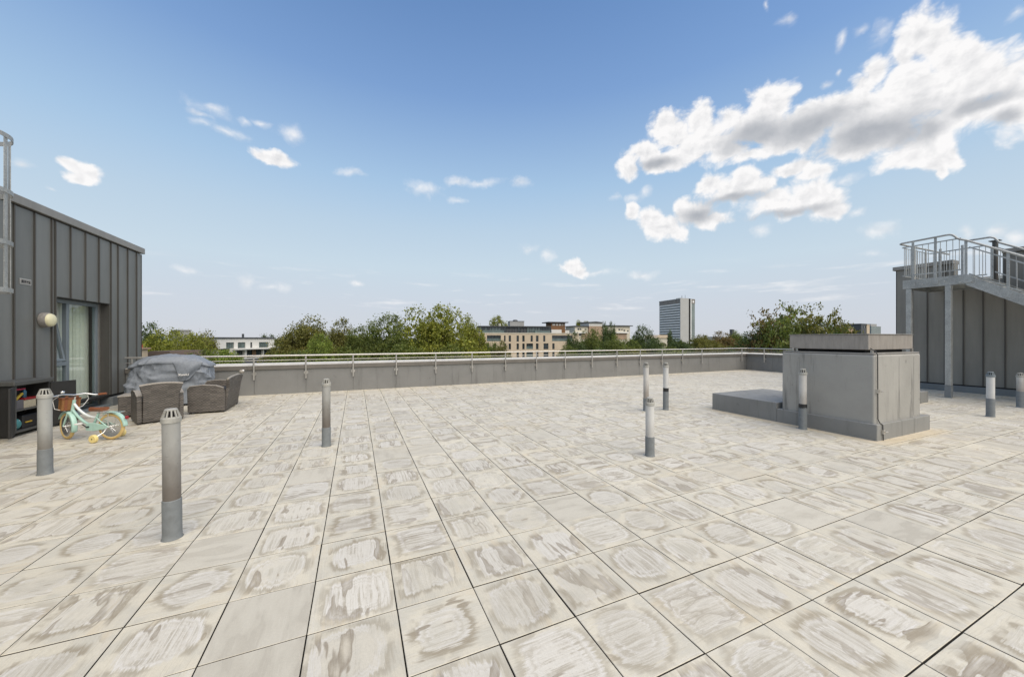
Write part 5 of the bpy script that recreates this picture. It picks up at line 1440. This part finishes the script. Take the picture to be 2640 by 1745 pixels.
# office tower
F_t = Fac(1699.6, 561, 1753, 520)
O = F_t.thing('office_tower', 'tall grey office tower with horizontal white bands on the skyline', 'tower block')
tk = .0957; L1 = F_t.w
tz = lambda r_, px=1753: F_t.z(px, 750 + r_ * tk)
M['bandwhite'] = simple('pale_spandrel', (.74, .75, .73), .6, 0, .05, .2)
M['concrete'] = simple('grey_concrete', (.42, .425, .41), .8, 0, .06, .15)
M['towerglass'] = simple('tower_glass', (.10, .12, .125), .2, 0, .3, .1, spec=.7)
M['towerglass2'] = simple('tower_glass_green', (.20, .235, .225), .25, 0, .2, .05, spec=.6)
ztop = tz(200); zb0 = tz(335)
nfl = 15; fh = (tz(335) - tz(1390)) / nfl
MB().box(.02, L1 + .0, .4, 25, 0, zb0 + 6).build('core', M['towerglass'], O)
for k in range(nfl + 1):
    zz = zb0 - k * fh
    MB().box(0, L1 - .02, .02, .39, zz - fh * .52, zz).build('spandrel_band', M['bandwhite'], O)
    if k < nfl:
        g_ = MB()
        for q in range(1, 20): g_.box(L1 * q / 20 - .06, L1 * q / 20 + .06, .30, .385, zz - fh, zz - fh * .521)
        g_.build('mullions', M['slate'], O)
M['louvre'] = simple('brown_louvre', (.20, .18, .16), .7, 0, .2, .3, stretch=(6, 6, 1))
MB().box(0, L1 - .02, .05, .39, zb0 + .02, ztop - 1.).build('plant_screen', M['louvre'], O)
for q in range(16): MB().box(L1 * q / 16 + .05, L1 * q / 16 + .35, -.1, .049, zb0 + .05, ztop - 1.05).build('screen_post', M['concrete'], O)
MB().box(-.5, L1, -.2, 25.5, ztop - .98, ztop - .2).build('roof', M['concrete'], O)
D2 = 26.4
MB().box(L1 + .01, L1 + 1.2, -.3, D2 * .56, 0, ztop + .4).build('core_slab', M['concrete'], O)
MB().box(L1 + .01, L1 + .6, D2 * .56 + .01, D2 * .70, 0, ztop + .2).build('stair_recess', M['dark'], O)
MB().box(L1 + .01, L1 + .95, D2 * .70 + .01, D2 * .76, 0, ztop - 1).build('corner_fin', M['bandwhite'], O)
MB().box(L1 + .01, L1 + .8, D2 * .76 + .01, D2, 0, ztop - 7.2).build('glass_wall', M['towerglass2'], O)
g_ = MB()
for k in range(15): g_.box(L1 + .801, L1 + .86, D2 * .76 + .02, D2 - .02, ztop - 7.4 - k * fh, ztop - 7.2 - k * fh)
g_.build('floor_lines', M['greyrender'], O)
MB().box(L1 + .01, L1 + .9, D2 * .70 + .01, D2 + .3, ztop - 7.15, ztop - .5).build('crown_panel', M['louvre'], O)
MB().box(L1 + .905, L1 + .95, D2 * .84, D2 * .94, ztop - 5.8, ztop - 2.6).build('roof_sign', M['bandwhite'], O)
MB().box(L1 * .62, L1 * .78, 8, 12, ztop - .19, ztop + 2.).build('roof_plant', M['concrete'], O)
mm = MB(); mm.tube([(L1 + .5, 3, ztop + .4), (L1 + .5, 3, ztop + 4)], .3, 6).tube([(L1 + .5, 9, ztop + .4), (L1 + .5, 9, ztop + 5)], .2, 6); mm.build('mast', M['slate'], O)

def block(pa, pb, Z, ytop, matn, name, label, cat='building', d=12., roof='slate', rh=.5, wins=(), ybot=None):
    Fq = Fac(pa, Z, pb, Z * 1.02); t = Fq.thing(name, label, cat)
    zt_ = Fq.z((pa + pb) / 2, ytop)
    hs_ = [(Fq.x(a), Fq.x(b), Fq.z((a + b) / 2, y1), Fq.z((a + b) / 2, y0)) for a, b, y0, y1 in wins]
    wall_with_holes(0, Fq.w, 0, zt_, hs_).build('wall', M[matn], t)
    MB().box(.01, Fq.w - .01, .36, d, 0, zt_).build('core', M[matn], t)
    MB().box(-.2, Fq.w + .2, -.2, d + .2, zt_ + .002, zt_ + rh).build('roof', M[roof], t)
    for h_ in hs_: window(t, *h_, bars=0)
    return t, Fq
block(463, 492, 160, 853, 'greyrender', 'concrete_block', 'plain grey concrete block just above the left trees', roof='greyrender')
t_, q_ = block(366, 381, 42, 900, 'brick', 'chimney_stack', 'buff brick chimney stack with red clay pots beside the penthouse corner', 'chimney', d=1.0, roof='redbrick', rh=.18)
M['clay'] = simple('red_clay', (.36, .09, .045), .8, 0, .15, 3.)
for k in range(3):
    MB().lathe([(.13, 0), (.11, .35), (.13, .38), (.10, .38)], 14, Matrix.Translation((.12 + k * .24, .45, q_.z(373, 900) + .182))).build('chimney_pot', M['clay'], t_, smooth=True)
M['rooftile'] = simple('brown_roof_tile', (.095, .07, .055), .9, 0, .2, 3.)
Fh = Fac(372, 44, 448, 44); t = Fh.thing('pitched_roof_house', 'dark brown pitched roof half hidden behind the covered barbecue', 'house')
zr = Fh.z(410, 905); MB().prism([(-1.2, zr - 2.2), (Fh.w + 1.2, zr - 2.2), (Fh.w - .6, zr), (.6, zr)], 0, 5).build('roof', M['rooftile'], t)
MB().box(-.8, Fh.w + .8, .4, 4.6, 0, zr - 2.202).build('wall', M['brick'], t)
Fg = Fac(1692, 150, 1722, 152); t = Fg.thing('cream_house', 'small cream house with a tan roof at the foot of the office tower', 'house')
zr = Fg.z(1707, 866); MB().box(0, Fg.w, 0, 7, 0, zr - .9).build('wall', M['cream'], t)
MB().prism([(-.4, zr - .899), (Fg.w + .4, zr - .899), (Fg.w - .6, zr + .4), (.8, zr + .4)], -.4, 7.4).build('roof', M['brick'], t)
block(1866, 1914, 190, 870, 'render', 'white_hall', 'long low white roofed hall left of the loose tree', roof='render')
block(1888.5, 1893, 420, 850, 'slate', 'chimney_tower', 'thin grey chimney tower on the right hand horizon', 'chimney', d=3., rh=.3)
block(2197, 2222, 300, 838, 'redbrick', 'brick_flats', 'brick tower block with a buff upper part beyond the vent hood', wins=[(2201, 2206, 846, 850), (2209, 2214, 846, 850)], roof='brick')
block(2220, 2235, 295, 836, 'slate', 'dark_flats', 'narrow dark glazed block between two brick blocks on the right horizon', wins=[(2223, 2226, 840, 846), (2228, 2232, 840, 846)])
block(2235, 2242, 300, 838, 'brick', 'buff_flats', 'narrow buff block right of the dark glazed one', roof='brick')
t_, q_ = block(2246, 2271, 620, 842, 'towerglass2', 'glass_tower', 'pale green glass block on the right horizon', d=20., roof='greyrender')
MB().box(q_.w * .2, q_.w * .8, 3, 14, q_.z(2258, 842) + .51, q_.z(2258, 835)).build('plant_room', M['greyrender'], t_)
block(2185, 2200, 260, 845, 'redbrick', 'pink_flats', 'pinkish brick block just right of the loose brown tree', roof='render')
